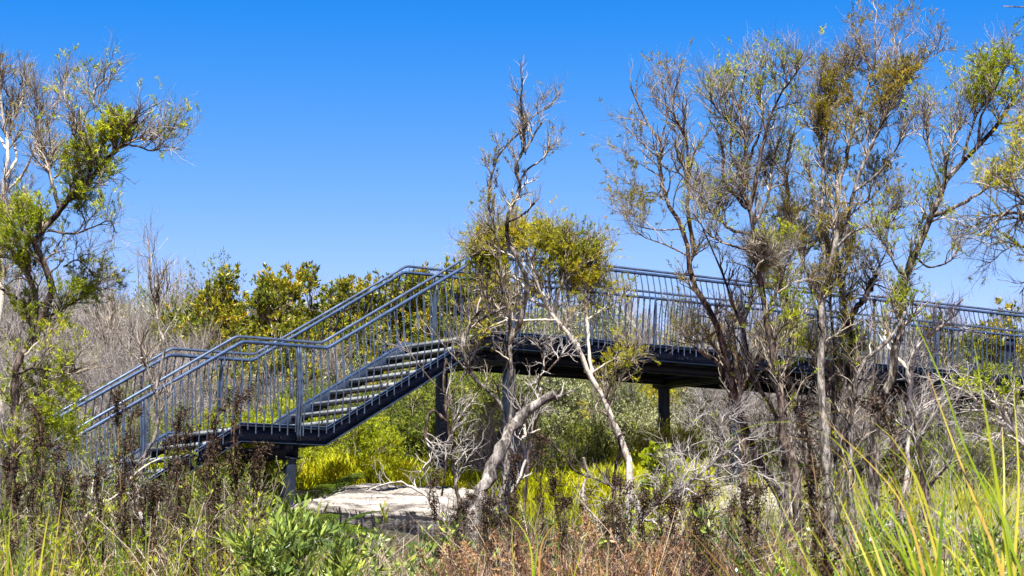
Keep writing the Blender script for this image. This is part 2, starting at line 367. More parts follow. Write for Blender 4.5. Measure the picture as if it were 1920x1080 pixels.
def rail_path(side, out, z, shift=0., rad=.055):
    """rounded polyline following the stairs"""
    pts = []
    for k, s0 in enumerate(breaks):
        if k in (0, 4): pts.append(S(s0, side, out, z)); continue
        for e in (-rad, -rad*.45, 0, rad*.45, rad):
            zz = zline(s0+e); 
            if abs(e) < rad*.9:
                za, zb = zline(s0-rad), zline(s0+rad); t = (e+rad)/(2*rad); zz = (1-t)**2*za+2*t*(1-t)*zline(s0)+t*t*zb
            p = S(s0+e, side, out, z); p[2] = O[2]+zz+z; pts.append(p+d*shift)
    return np.array(pts)
def rpipe(side, out, z, r, shift=0, sides=12):
    pts = rail_path(side, out, z, shift); mb = MB(); mb.tubes(pts[None], np.full((1, len(pts)), r), sides, cap=True); return mb
RH = 1.0
tilt_n = lambda side: (-w if side == 0 else w)
PROFILE_T = np.array([0, .06, .16, .30, .46, .62, .78, .90, 1.0])
PROFILE_O = np.array([0, .012, .035, .058, .068, .062, .045, .028, .018])
def baluster_pts(s, side, z0=RH-.02, z1=0.0, extra=.09):
    t = np.r_[PROFILE_T, 1+extra]; oo = np.r_[PROFILE_O, .016]
    base = S(np.full(len(t), s), side); base[:, 2] = O[2]+zline(s)+z0+(z1-z0)*t
    return base+tilt_n(side)*oo[:, None]
SP = .113
n_ind = 0; rest = MB()
railings = []
for side in (0, 1):
    rl = MB(); rl2 = rpipe(side, 0, RH, .023)
    rail = part(rl2, 'top_rail', M['rail'], smooth=True); railings.append(rail)
    h = rpipe(side, -.102, RH+.072, .0185, -.028); hr = part(h, 'handrail', M['hand'], smooth=True)
    # brackets of the handrail
    bk = MB()
    for s in np.arange(-LOW+.3, END, .95):
        a = S(s, side, 0, RH+.01); b = S(s, side, -.03, RH-.035); c = S(s, side, -.10, RH-.03); e = S(s, side, -.102, RH+.06)
        bk = MB(); bk.tubes(smooth_line(np.array([a, b, c, e]), 8)[None], np.full((1, 8), .006), 6)
        part(bk, 'rail_bracket', M['hand'], hr, True)
    # stringer: channel with its flanges outward, toe flat above
    hs = .185
    for (s0, s1) in zip(breaks[:-1], breaks[1:]):
        pass
    st = MB()
    def strip(out0, out1, z0, z1):
        a = []
        for s0 in breaks: a.append([S(s0, side, out0, z0), S(s0, side, out1, z0), S(s0, side, out1, z1), S(s0, side, out0, z1)])
        a = np.array(a); n = len(breaks); v = a.reshape(-1, 3); q = []
        for k in range(n-1):
            for e in range(4): q.append([k*4+e, k*4+(e+1) % 4, (k+1)*4+(e+1) % 4, (k+1)*4+e])
        q.append([0, 3, 2, 1]); q.append([(n-1)*4+e for e in range(4)]); st.add(v, q)
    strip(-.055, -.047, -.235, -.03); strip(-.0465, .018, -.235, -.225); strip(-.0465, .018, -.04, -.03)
    to = MB(); st_keep = st; st = to; strip(-.02, .012, -.004, .004); strip(-.021, -.013, -.0285, -.0045); part(to, 'toe_rail', M['rail'])
    st = st_keep
    # stiffeners and bolts on the channel
    bo = st_keep
    for s in np.arange(-LOW+.2, END-.1, .56):
        for zz in (-.085, -.155):
            p = S(s+.03, side, -.046, zz); q = p+tilt_n(side)*.028
            bo.tubes(np.array([[p, q]]), .011, 6, cap=True)
    for s in np.arange(A_+B_+1.2, END, 2.4):
        bo.box(S(s, side, -.043, -.13), d*.34, w*.006, kz*.14)
        for e1 in (-.12, -.05, .05, .12):
            for zz in (-.09, -.17):
                p = S(s+e1, side, -.040, zz); bo.tubes(np.array([[p, p+tilt_n(side)*.016]]), .010, 6, cap=True)
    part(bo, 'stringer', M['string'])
    # balusters
    ss = np.arange(-LOW+.05, END-.05, SP)
    for s in ss:
        if any(abs(s-p) < .03 for p in []): continue
        pts = baluster_pts(s, side, extra=.085 if int(round(s/SP)) % 2 else .13)
        if s < A_+B_-.02 and n_ind < 120:
            mb = MB(); mb.tubes(pts[None], .0087, 6); part(mb, 'baluster', M['paint'], rail, True); n_ind += 1
        else: rest.tubes(pts[None], .0087, 5)
rs = part(rest, 'bridge_balusters', M['paint'], smooth=True); rs['kind'] = 'stuff'
def s_at(u, side, z=0.5):
    s = np.linspace(-LOW, END+3, 4000)
    p = O+s[:, None]*d+w*(W if side else 0)+kz*(np.interp(s, breaks, [-LOW*SL, 0, 0, C_, C_])+z)[:, None]
    return float(s[np.argmin(abs(PX(p)[:, 0]-u))])
def rail_post(s, side):
    mb = MB(); z0 = zline(s)
    t = np.linspace(0, 1, 14); zz = RH-.02-(RH+.17)*t
    o_in = -.012+np.interp(t, [0, .5, 1], [0, .012, 0]); o_out = np.interp(t, [0, .15, .35, .55, .75, .9, 1], [.03, .055, .085, .09, .07, .05, .045])
    v = []
    for k in range(14):
        c = S(s, side, 0, 0); c[2] = O[2]+z0+zz[k]
        for (oo, dd) in ((o_in[k], -.006), (o_out[k], -.006), (o_out[k], .006), (o_in[k], .006)): v.append(c+tilt_n(side)*oo+d*dd)
    q = [[0, 1, 2, 3], [52+3, 52+2, 52+1, 52]]
    for k in range(13):
        for e in range(4): q.append([k*4+e, (k+1)*4+e, (k+1)*4+(e+1) % 4, k*4+(e+1) % 4])
    mb.add(v, q)
    part(mb, 'post', M['paint'])
near_posts = [s_at(u, 0) for u in (557, 967, 1390, 1752)]
STEP_P = near_posts[2]-near_posts[1]
near_posts = [near_posts[0], near_posts[1], near_posts[2], near_posts[3], near_posts[3]+2.6, -LOW+1.1]
for s in near_posts: rail_post(s, 0); rail_post(s, 1); rail_post(s+.035, 0) if s < 1 else None
def end_panel(s, side):
    mb = MB(); t = np.linspace(0, 1, 10); v = []
    for k in range(10):
        for (oo, dd) in ((0, -.13), (.012, -.13), (.012, .13), (0, .13)): v.append(S(s, side, .02+.06*math.sin(t[k]*2.6)+oo, RH-.06-(RH+.1)*t[k])+d*dd)
    q = [[0, 1, 2, 3], [39, 38, 37, 36]]
    for k in range(9):
        for e in range(4): q.append([k*4+e, (k+1)*4+e, (k+1)*4+(e+1) % 4, k*4+(e+1) % 4])
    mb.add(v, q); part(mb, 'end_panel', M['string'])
end_panel(s_at(1900, 1), 1)
# deck grating
dk = MB()
def grate(s0, s1, zoff=-.045, t=.032, inset=.06):
    L = s1-s0; wv = W-2*inset
    n = int(L/.033); sc = s0+(np.arange(n)+.5)*L/n
    C = O+sc[:, None]*d+w*W/2+kz*(zline(sc)+zoff)[:, None]
    return C, wv, t
def add_grate(mb, s0, s1, zabs, inset=.062, t=.036, step=.025, cross=.08):
    L = s1-s0; V_ = W-2*inset; n = int(V_/step); ww = inset+(np.arange(n)+.5)*V_/n
    C = O+d*(s0+s1)/2+ww[:, None]*w+kz*zabs; mb.boxes(C, d*L, w*.005, kz*t)
    m = max(2, int(L/cross)); sc = s0+(np.arange(m)+.5)*L/m
    C = O+sc[:, None]*d+w*W/2+kz*(zabs+t*.3); mb.boxes(C, d*.007, w*V_, kz*.007)
add_grate(dk, .02, A_-.02, -.05); part(dk, 'landing_deck', M['grate'])
dk = MB(); add_grate(dk, A_+B_+.02, END, C_-.05); part(dk, 'bridge_deck', M['grate'])
# treads
def tread(s0, zabs):
    mb = MB(); L = .255
    add_grate(mb, s0+.015, s0+L, zabs-.018, inset=.06, t=.032, step=.03, cross=.06)
    t_ = part(mb, 'tread', M['grate'])
    nb = MB(); nb.box(O+d*(s0+.006)+w*W/2+kz*(zabs-.022), d*.018, w*(W-.12), kz*.05); part(nb, 'nosing', M['galv'], t_)
    for ww in (.0645, W-.0645):
        e = MB(); e.box(O+d*(s0+L/2)+w*ww+kz*(zabs-.03), d*L, w*.005, kz*.07); part(e, 'end_plate', M['dark'], t_)
nr = 8; rise = C_/nr; run = B_/nr
for k in range(nr): tread(A_+run*(k+1)-.02, rise*(k+1)-.055)
k = 0
while -run*(k+1) > -LOW: tread(-run*k-.02, -rise*k-.055); k += 1
# columns with cross beams
def column(s, side, inset, top):
    c = O+d*s+w*(inset if side == 0 else W-inset); zb = float(ground(c[0], c[1]))-.25
    if 25.5 < c[1] < 30.5 and abs(c[0]) < 4: zb = min(zb, .3)
    a = .068; mb = MB(); ztop = O[2]+top
    v = []
    for z in (zb, ztop):
        for (p, q) in ((-a, -a+.012), (-a+.012, -a), (a-.012, -a), (a, -a+.012), (a, a-.012), (a-.012, a), (-a+.012, a), (-a, a-.012)): v.append(c*[1, 1, 0]+d*p+w*q+kz*z)
    q = [[i, (i+1) % 8, 8+(i+1) % 8, 8+i] for i in range(8)]
    mb.add(v, q); mb.add(v[8:], t=[[0, i, i+1] for i in range(1, 7)])
    o = part(mb, 'support_column', M['column'])
    bp_ = MB(); bp_.box(c*[1, 1, 0]+kz*(max(zb+.25, .3)+.02), d*.26, w*.26, kz*.02); part(bp_, 'base_plate', M['column'], o)
    pl = MB(); pl.box(c*[1, 1, 0]+kz*(ztop-.006), d*.2, w*.2, kz*.012)
    part(pl, 'cap_plate', M['column'], o)
def crossbeam(s, top):
    mb = MB(); c = O+d*s+w*W/2+kz*top; h = .16; b_ = .075
    mb.box(c-kz*h/2, d*.008, w*(W-.1), kz*h); mb.box(c+d*b_/2-kz*.004+d*.004, d*b_, w*(W-.1), kz*.008); mb.box(c+d*b_/2-kz*(h-.004)+d*.004, d*b_, w*(W-.1), kz*.008)
    part(mb, 'cross_beam', M['dark'])
for s, top in ((near_posts[0], -.236), (near_posts[1], C_-.236), (near_posts[2], C_-.236), (near_posts[3], C_-.236), (near_posts[4], C_-.236)):
    for side in (0, 1):
        column(s, side, .16, top-.165)
    for e in (-.13, .06): crossbeam(s+e, top-.002)
for s in (.12, A_-.12): crossbeam(s, -.075) 
for s in np.arange(A_+B_+.4, END, .8): crossbeam(s, C_-.075)
# long beams under the bridge deck, set in from the stringers
for q in (.30, W-.30):
    mb = MB(); c = O+d*(A_+B_+(END-A_-B_)/2+.1)+w*q+kz*(C_-.30); L = END-A_-B_-.2
    mb.box(c, d*L, w*.008, kz*.12); mb.box(c+kz*.064, d*L, w*.09, kz*.008); mb.box(c-kz*.064, d*L, w*.09, kz*.008); part(mb, 'long_beam', M['dark'])
# lower return flight glimpsed under the right end
def lower_gallery():
    mb = MB(); s0, s1 = near_posts[3]-.2, END; z = -0.35
    for wv in (-.02, W*.55):
        c0 = O+d*s0+w*wv; c1 = O+d*s1+w*wv
        mb.box((c0+c1)/2*[1, 1, 1]+kz*z, d*(s1-s0), w*.05, kz*.2)
        for zz in (.0,):
            mb.tubes(np.array([[c0+kz*(z+1.0), c1+kz*(z+1.0)]]), .022, 8)
    part(mb, 'lower_landing', M['dark'])
    b = MB()
    for s in np.arange(s0+.1, s1, SP):
        c = O+d*s-w*.02; b.tubes(np.array([[c+kz*(z+.1), c+kz*(z+1.0)]]), .008, 5)
    part(b, 'lower_balusters', M['paint'])['kind'] = 'stuff'
    g2 = MB(); n = int((s1-s0)/.033); sc = s0+np.arange(n)*.033
    g2.boxes(O+sc[:, None]*d+w*W*.27+kz*(z+.03), d*.005, w*W*.5, kz*.03); part(g2, 'lower_deck', M['grate'])
lower_gallery()
if '_o' in br: del br['_o']

# ------------------------------------------------------------------ plants: builders
def to_m(px, D): return px*D/F_PX
def tree(name, label, cat, D, limbs, bark, twigm, leafm=None, blobs=(), base_p=0., n1=60, n2=400, n3=1600, L1=.7, L2=.4, L3=.2,
         up=.45, leaf=(.035, .006), lpt=7, seed=None, group=None, root=True, r=(.010, .0050, .0032), wig=.42, extra_twigs=(), tmin=.25, spread=.85):
    """limbs: (pixel points, first diameter px, last diameter px, depth change m). The traced limbs get real distance and thickness."""
    global rng
    if seed is not None: rng = np.random.default_rng(seed)
    N = 26; T = []; RR = []
    for li, (pts, da, db, dd) in enumerate(limbs):
        k = len(pts); dep = D+np.linspace(0, dd, k)+(0 if k < 3 else np.r_[0, rng.normal(size=k-1)*.04])
        if li: 
            # join the limb to the nearest point already built
            base = P(pts[0][0], pts[0][1], D); allp = np.concatenate(T); im = np.argmin(np.linalg.norm((PX(allp)-np.array(pts[0])), axis=1)); dep = dep-D+allp[im][1]
        W3 = [P(u, v, q) for (u, v), q in zip(pts, dep)]
        if li == 0 and root:
            gz = float(ground(W3[0][0], W3[0][1]))
            if W3[0][2] > gz: W3.insert(0, np.array([W3[0][0]+(W3[0][0]-W3[1][0])*.2, W3[0][1], gz-.08]))
            else: W3[0][2] = W3[0][2]
        t = smooth_line(np.array(W3), N); t[1:-1] += rng.normal(size=(N-2, 3))*to_m(da, D)*.10
        rr = np.linspace(to_m(da, D)/2*(1.16 if D < 23 and pts[0][0] > 1300 else 1), to_m(db, D)/2, N)*(1+.09*rng.normal(size=N))
        if li == 0 and root: rr[:3] *= np.array([1.45, 1.2, 1.08])
        T.append(t); RR.append(rr)
    T = np.array(T); RR = np.array(RR)
    loc = T[0, 0].copy()
    e = empty(name, loc, label, cat, group)
    mb = MB(); mb.tubes(T, RR, 9, cap=True)
    link('trunk', mb.mesh('trunk', True, loc), bark, e)
    tw = MB()
    lens = np.linalg.norm(np.diff(T, axis=1), axis=2).sum(1)
    wt = np.ones(len(T)); wt[0] = .45 if len(T) > 1 else 1
    A, RA = grow(T, RR, n1, L1, spread*.85, up*1.3, wig*.8, 9, r[0]*1.15, tmin, 1., along=.8, weight=wt)
    B, RB = grow(A, RA, int(n2*.75), L2, spread*.85, up, wig*.8, 7, r[1]*1.1, .2, 1., along=.8)
    C, RC = grow(B, RB, int(n3*.55), L3, spread*.9, up*.7, wig*.8, 5, r[2], .1, 1., along=.8)
    tw.tubes(A, RA, 5); tw.tubes(B, RB, 4); tw.tubes(C, RC, 3)
    for (u, v, ru, rv, cnt) in extra_twigs:       # dense grey tangles
        pa = PX(B[:, 3]); wq = np.exp(-((pa[:, 0]-u)/ru)**2-((pa[:, 1]-v)/rv)**2)+1e-6
        E1, RE = grow(B, RB, cnt, L3*1.3, .8, .2, .4, 5, r[2], .1, 1., along=.4, weight=wq); tw.tubes(E1, RE, 3)
    link('twigs', tw.mesh('twigs', False, loc), twigm, e)
    if leafm is not None:
        pc = PX(C[:, -1]); pr = np.full(len(C), base_p)
        for (u, v, ru, rv, p_) in blobs: pr = np.maximum(pr, p_*np.exp(-(((pc[:, 0]-u)/ru)**2+((pc[:, 1]-v)/rv)**2)**2))
        q_ = C[:, 2]*[5.1, 4.3, 5.7]+[1.3, 0, .4]     # foliage gathers in tufts
        tuft = np.sin(q_[:, 0])*np.sin(q_[:, 1]+q_[:, 0]*.5)+np.sin(q_[:, 2]+1.7*np.sin(q_[:, 0]*.8))*.8+.35*rng.normal(size=len(C))
        sel = C[(rng.random(len(C)) < pr*1.15) & (tuft > -.35-1.3*pr)]; sel = np.concatenate([sel, sel])
        if len(sel):
            for ext in (0,):
                b, tn = pick(sel, lpt, .2, 1.)
                dr = nrm(tn*.8+rand_unit(len(b))*.75+np.array([0, 0, .15]))
                lf = MB(); lf.leaves(b, dr, 1.05*leaf[0]*(.7+.6*rng.random(len(b))), 1.05*leaf[1]*(.7+.6*rng.random(len(b))))
            link('foliage', lf.mesh('foliage', False, loc), leafm, e)
    return e

def shrub_proto(seed, H, Wd, n_stem, n1, n2, n3, Ls, r, leafm, twigm, leaf, lpt, up=.4, spread=.6, leafy=1., stem_r=.02, lean=.35, trunk_h=0., tip=.2):
    """a shrub or small tree built around the origin; returns a function that links one"""
    global rng
    keep = rng; rng = np.random.default_rng(seed)
    a = rng.random(n_stem)*2*math.pi; rad = np.sqrt(rng.random(n_stem))*Wd*.5
    T = np.zeros((n_stem, 10, 3)); q = np.linspace(0, 1, 10)
    for k in range(n_stem):
        hx, hy = math.cos(a[k])*rad[k], math.sin(a[k])*rad[k]; h = H*(.55+.4*rng.random())*(1-.45*(rad[k]/(Wd*.5))**2)
        s_ = q**1.3 if trunk_h == 0 else np.clip((q-trunk_h)/(1-trunk_h), 0, 1)
        T[k, :, 0] = hx*.15+hx*.85*s_; T[k, :, 1] = hy*.15+hy*.85*s_; T[k, :, 2] = h*q-.1*(1-q)
    T[:, 1:-1] += rng.normal(size=(n_stem, 8, 3))*.03*H*.3
    RR = np.full((n_stem, 1), stem_r)*np.linspace(1, .35, 10)
    A, RA = grow(T, RR, n1, Ls[0], spread, up, .25, 7, r[0], .3, 1.)
    B, RB = grow(A, RA, n2, Ls[1], spread, up*.8, .25, 6, r[1], .15, 1.)
    C, RC = grow(B, RB, n3, Ls[2], spread, up*.5, .25, 4, r[2], .1, 1.)
    st = MB(); st.tubes(T, RR, 7)
    tw = MB(); tw.tubes(A, RA, 4); tw.tubes(B, RB, 3); tw.tubes(C, RC, 3)
    ms = st.mesh('stems', True); mt = tw.mesh('twigs'); ml = None
    ms.materials.append(twigm); mt.materials.append(twigm)
    if leafm is not None:
        sel = C[rng.random(len(C)) < leafy]
        b, tn = pick(sel, lpt, tip, 1.)
        dr = nrm(tn*.8+rand_unit(len(b))*.8+np.array([0, 0, .2])); lf = MB()
        lf.leaves(b, dr, leaf[0]*(.7+.6*rng.random(len(b))), leaf[1]*(.7+.6*rng.random(len(b)))); ml = lf.mesh('foliage'); ml.materials.append(leafm)
    rng = keep
    def place(name, x, y, label, cat, group=None, s=1., rz=None, z=None, sz=None):
        rz = rng.random()*6.28 if rz is None else rz
        e = empty(name, (x, y, float(ground(x, y)) if z is None else z), label, cat, group, rz); e.scale = (s, s, s*(sz or 1))
        for nm, me in (('stems', ms), ('twigs', mt), ('foliage', ml)):
            if me is not None:
                o = bpy.data.objects.new(nm, me); scene.collection.objects.link(o); o.parent = e
        return e
    return place
def at(u, D): return (u-960)/F_PX*D*1.01

# ------------------------------------------------------------------ hillside behind the bridge
brush = [shrub_proto(100+k, 2.6, 2.4, 15, 120, 750, 3200, (1.0, .6, .35), (.016, .009, .005), None, M['twig_hill'], None, 0, up=.4, spread=.75, stem_r=.032) for k in range(3)]
greyleaf = [shrub_proto(110+k, 2.4, 2.3, 12, 130, 900, 4200, (.8, .5, .3), (.012, .006, .004), M['shrub'], M['twig_hill'], (.05, .014), 7, up=.5, leafy=.5) for k in range(2)]
bank = [shrub_proto(120+k, 4.0, 4.2, 11, 150, 1000, 4200, (1.0, .6, .32), (.03, .014, .007), M['banksia'], M['twig_mid'], (.11, .032), 17, up=.22, stem_r=.06, trunk_h=.25, tip=.5) for k in range(3)]
heath = [shrub_proto(130+k, 1.6, 2.0, 14, 140, 900, 3600, (.6, .4, .25), (.012, .006, .004), M['shrub'], M['twig_mid'], (.05, .012), 12, up=.5) for k in range(2)]
pale = [shrub_proto(140+k, 2.0, 2.1, 14, 140, 900, 3200, (.6, .4, .22), (.012, .006, .004), M['pale'], M['twig_mid'], (.045, .024), 13, up=.45, tip=.6) for k in range(2)]
goldb = [shrub_proto(150, 1.7, 2.1, 14, 140, 900, 3600, (.6, .4, .25), (.012, .006, .004), M['fine_gold'], M['twig_mid'], (.05, .010), 13, up=.5)]
limeb = shrub_proto(160, 1.2, 1.8, 12, 120, 700, 2400, (.5, .35, .2), (.010, .005, .003), M['lime'], M['twig_mid'], (.06, .014), 14, up=.5)
LB = dict(
 brush=('bare_brush', 'bare grey leafless brush', 'dead shrub', 'bare grey brush'),
 greyleaf=('hillside_shrub', 'sparse grey shrub with few leaves', 'shrub', 'sparse twiggy shrubs'),
 heath=('heath_shrub', 'low dense green heath shrub', 'shrub', 'green heath shrubs'),
 pale=('flowering_shrub', 'pale cream flowering shrub', 'shrub', 'pale flowering shrubs'),
 gold=('golden_shrub', 'golden olive shrub', 'shrub', 'golden shrubs'))
def put(kind, protos, u, D, s, sz=None, dz=0.):
    nm, lb, ct, gp = LB[kind]; x = at(u, D)
    zone = (' left of the banksias' if u < 420 else ' behind the stairs' if u < 880 else ' beyond the bridge' if u < 1330 else ' behind the right hand trees')
    row = ', nearer rows' if D < 44 else ', near the skyline'
    lb = lb+row+zone; gp = gp+row+zone
    return protos[rng.integers(len(protos))](nm, x, D, lb, ct, gp, s=s, sz=sz, z=float(ground(x, D))+dz-.05)
rng = np.random.default_rng(5)
for D, us, sc in ((32.5, .8, .62), (35.5, .8, .8), (38.5, .8, .9), (42, .85, 1.0), (46, .9, 1.05), (51, 1., 1.15), (57, 1.1, 1.3), (64, 1.2, 1.45), (72, 1.4, 1.6)):
    step = 2.0*us*F_PX/D*(.85 if D > 40 else .9)
    for u in np.arange(-420, 2360, step):
        uu = u+rng.normal()*step*.25; DD = D+rng.normal()*1.0; rr = rng.random()
        if D < 37 and 440 < uu < 930: continue                       # meadow
        if uu < 470:
            k = 'brush' if rr < .40 else ('greyleaf' if rr < .68 else ('heath' if rr < .88 else 'gold'))
        elif uu < 1000: k = 'brush' if rr < .35 else ('greyleaf' if rr < .6 else ('heath' if rr < .8 else 'gold'))
        elif uu < 1330: k = 'pale' if rr < .66 else ('heath' if rr < .8 else ('greyleaf' if rr < .9 else 'gold'))
        else: k = 'brush' if rr < .55 else ('greyleaf' if rr < .8 else 'heath')
        if D > 58 and k in ('pale', 'heath', 'gold'): k = 'brush' if rr < .5 else 'greyleaf'
        pr = dict(brush=brush, greyleaf=greyleaf, heath=heath, pale=pale, gold=goldb)[k]
        put(k, pr, uu, DD, sc*(.8+.4*rng.random())*(1.25 if uu < 470 and D > 44 else 1))
# dense broad-leaved banksias
for n_, (u, D, top, label) in enumerate([
    (455, 44, 505, 'tall dark green banksia at the left end of the banksia clump'),
    (500, 47, 500, 'dark banksia crown with an upright leader behind the landing handrail'),
    (585, 46, 508, 'broad green and orange banksia crown between the two stair flights'),
    (660, 49, 528, 'rounded golden banksia crown just left of the upper far handrail'),
    (545, 40, 590, 'low banksia behind the stair landing balusters'),
    (800, 47, 488, 'orange tipped banksia crown rising above the top of the stairs'),
    (870, 45, 520, 'banksia behind the head of the stairs and the first bridge post'),
    (1890, 44, 562, 'banksia with orange leaves above the right end of the bridge rail'),
    (1790, 42, 600, 'dense banksia seen through the right end balusters'),
    (1860, 40, 620, 'low yellow green banksia behind the far curved end post'),
    (1240, 50, 625, 'banksia seen through the bridge balusters left of the tall trees')]):
    x = at(u, D); gz = float(ground(x, D)); H = (1092-top)/F_PX*D-gz
    bank[n_ % 3]('banksia_tree', x, D, label, 'tree', 'banksia trees behind the bridge', s=.96 if H > 2.5 else .8, sz=max(.5, H/4.0)/(.96 if H > 2.5 else .8)*1.0, z=gz-.05)
for u, D, s, label in ((440, 31.0, .75, 'bright lime shrub behind the lower stair balusters'), (560, 31.5, .85, 'bright lime shrub beside the landing post'),
                (360, 30, .6, 'small lime shrub beyond the lower treads'), (680, 33, .8, 'lime green shrub below the upper flight at the meadow edge'), (480, 27.5, .8, 'lime shrub in the shade under the landing')):
    x = at(u, D); limeb('lime_shrub', x, D, label, 'shrub', s=s)
for u, D, s, label in ((600, 35, .9, 'dark green shrub under the upper stringer'), (690, 36, .9, 'green heath shrub at the back of the meadow by the dead brush'), (860, 34, 1.1, 'bushy green shrub right of the burnt post under the stairs'), (905, 32, 1.0, 'green shrub between the two columns at the head of the stairs')):
    x = at(u, D); heath[0]('heath_shrub', x, D, label, 'shrub', s=s)

for u, D, top, label in ((205, 44, 505, 'thin bare sapling on the skyline at the left of the hill'), (395, 43, 512, 'bare sapling with a fan of fine twigs left of the banksia clump'), (360, 50, 520, 'bare sapling on the skyline between the snapped tree and the banksias'), (1190, 42, 500, 'thin bare sapling rising behind the bridge handrail'), (1330, 44, 520, 'bare leafless sapling beyond the bridge behind the tall trees'), (1470, 40, 560, 'bare pale sapling beyond the bridge between the dark stems')):
    sap = shrub_proto(int(u), 3.2, .9, 4, 60, 330, 1300, (.9, .55, .3), (.016, .008, .005), None, M['twig_grey'] if u > 1000 else M['twig_mid'], None, 0, up=.6, stem_r=.04)
    x = at(u, D); gz = float(ground(x, D)); H = (1092-top)/F_PX*D-gz
    sap('bare_sapling', x, D, label, 'dead tree', s=1., sz=max(.5, H/3.3))

# meadow of low coral fern
def meadow():
    N = 200000; y = 29.6+rng.random(N)**1.3*12; x = (rng.random(N)*8.2-5.6)*y/30+.2
    clump = .5+.5*np.sin(x*3+np.sin(y*2.1))*np.cos(y*2.6+x)
    h = .18+.22*rng.random(N)+.12*clump
    z = ground(x, y); base = np.stack([x, y, z+h*rng.random(N)**.6*.9], -1)
    dr = nrm(np.stack([rng.normal(size=N)*.5, rng.normal(size=N)*.5, np.full(N, .9)], -1))
    mb = MB(); mb.leaves(base, dr, .10+.1*rng.random(N), .012+.01*rng.random(N))
    tag(mb.build('meadow_grass', M['meadow']), 'low bright yellow green ground cover behind the rock shelf', 'ground cover', kind='stuff')
rng = np.random.default_rng(6); meadow()

# ------------------------------------------------------------------ left trees
tree('leaning_tea_tree', 'dark barked tree leaning right with bright green patches, at the left edge', 'tree', 19, [
    ([(20, 1000), (26, 860), (31, 755), (34, 672), (65, 635), (67, 584), (62, 540), (49, 506), (31, 480), (0, 446), (-30, 400)], 24, 8, .2),
    ([(62, 640), (80, 590), (100, 545), (86, 500), (65, 454), (94, 418), (122, 381), (163, 345), (196, 304), (228, 271), (234, 243), (257, 226)], 15, 7, -.5),
    ([(110, 388), (94, 328), (90, 308), (80, 280)], 8, 3, .4), ([(163, 345), (169, 296), (151, 268), (135, 250)], 8, 3, -.3),
    ([(120, 290), (130, 275), (134, 214), (112, 170)], 4, 2, .1), ([(195, 230), (191, 214), (175, 190), (183, 161), (200, 147)], 4, 2, .3),
    ([(228, 271), (261, 275), (285, 283), (310, 275), (340, 282)], 4, 1.5, .2), ([(90, 432), (139, 438), (175, 426), (204, 414), (218, 438)], 5, 1.5, -.3),
    ([(228, 270), (245, 262), (270, 258)], 5, 3, 0), ([(120, 500), (150, 490), (180, 520)], 4, 2, .3),
    ([(34, 700), (70, 690), (110, 700), (150, 690)], 6, 2, -.4), ([(30, 760), (60, 740), (90, 750), (120, 770)], 6, 2, .4), ([(31, 560), (0, 540), (-30, 520)], 6, 2, .4),
    ([(67, 600), (110, 585), (150, 560), (180, 540)], 6, 2, .5), ([(30, 800), (70, 830), (110, 840)], 5, 2, -.2)],
    M['bark_dark'], M['twig_mid'], M['fine_green'],
    blobs=[(215, 235, 42, 40, 1), (190, 300, 35, 40, .8), (150, 300, 50, 50, .6), (65, 350, 55, 35, 1), (130, 360, 60, 40, .8), (60, 400, 70, 40, .9), (30, 480, 70, 60, 1), (165, 500, 60, 40, .3), (155, 560, 45, 40, 1),
           (110, 560, 60, 70, .5), (60, 700, 90, 90, .55), (110, 770, 60, 70, .85), (60, 790, 90, 60, .4), (30, 580, 60, 90, .8), (30, 830, 80, 80, .3), (50, 520, 80, 30, .9)], base_p=.05,
    n1=200, n2=1800, n3=11000, L1=.42, L2=.30, L3=.17, lpt=13, leaf=(.038, .006), seed=21, up=.3)
tree('pale_paperbark', 'pale upright paperbark with a dense grey twiggy crown at the far left edge', 'tree', 20.5, [
    ([(-5, 1000), (0, 830), (-10, 640), (4, 500), (6, 410), (8, 361), (10, 320), (12, 271), (4, 202), (0, 150)], 20, 4, 0),
    ([(10, 330), (30, 300), (20, 240), (40, 190), (45, 155)], 6, 2, .3), ([(12, 280), (-10, 240), (-30, 200)], 6, 2, .3), ([(8, 361), (36, 335), (60, 290), (75, 230), (70, 180)], 6, 2, -.3), ([(6, 410), (40, 400), (50, 360)], 5, 2, .2)],
    M['bark_pale'], M['twig_mid'], M['fine_olive'], blobs=[(40, 260, 30, 30, .3)], base_p=.05, n1=70, n2=700, n3=4500, L1=.40, L2=.28, L3=.17, seed=22, up=.5, tmin=.55)
tree('snapped_dead_tree', 'small dead tree with a snapped pale stub in front of the lower stair rail', 'dead tree', 23.5, [
    ([(262, 905), (272, 851), (292, 815), (298, 778), (291, 725), (276, 692), (266, 670)], 9, 6, 0),
    ([(292, 730), (302, 688), (308, 643), (298, 615), (294, 582), (284, 533), (280, 484)], 7, 2, .2), ([(300, 640), (325, 600), (340, 575)], 3, 1, .2), ([(296, 600), (265, 570), (250, 540)], 3, 1, .2)],
    M['bark_grey'], M['twig_mid'], n1=34, n2=220, n3=700, L1=.55, L2=.35, L3=.22, seed=23, up=.6, tmin=.55)
tree('burnt_stump_tree', 'thin blackened trunk with pale bare twigs wrapping the column under the stairs', 'dead tree', 24.5, [
    ([(862, 950), (850, 880), (845, 820), (836, 760), (833, 700), (838, 672)], 9, 5, 0), ([(835, 740), (815, 720), (790, 690), (760, 650)], 3, 1.5, -.2), ([(836, 760), (860, 720), (880, 690)], 4, 2, .2),
    ([(828, 930), (838, 860), (850, 800), (842, 740)], 4, 4, -.1), ([(838, 790), (810, 770), (798, 810), (806, 845), (816, 862)], 6, 6, -.2)],
    M['bark_dark'], M['twig_grey'], n1=26, n2=160, n3=500, L1=.5, L2=.3, L3=.2, seed=24, up=.1, tmin=.3)

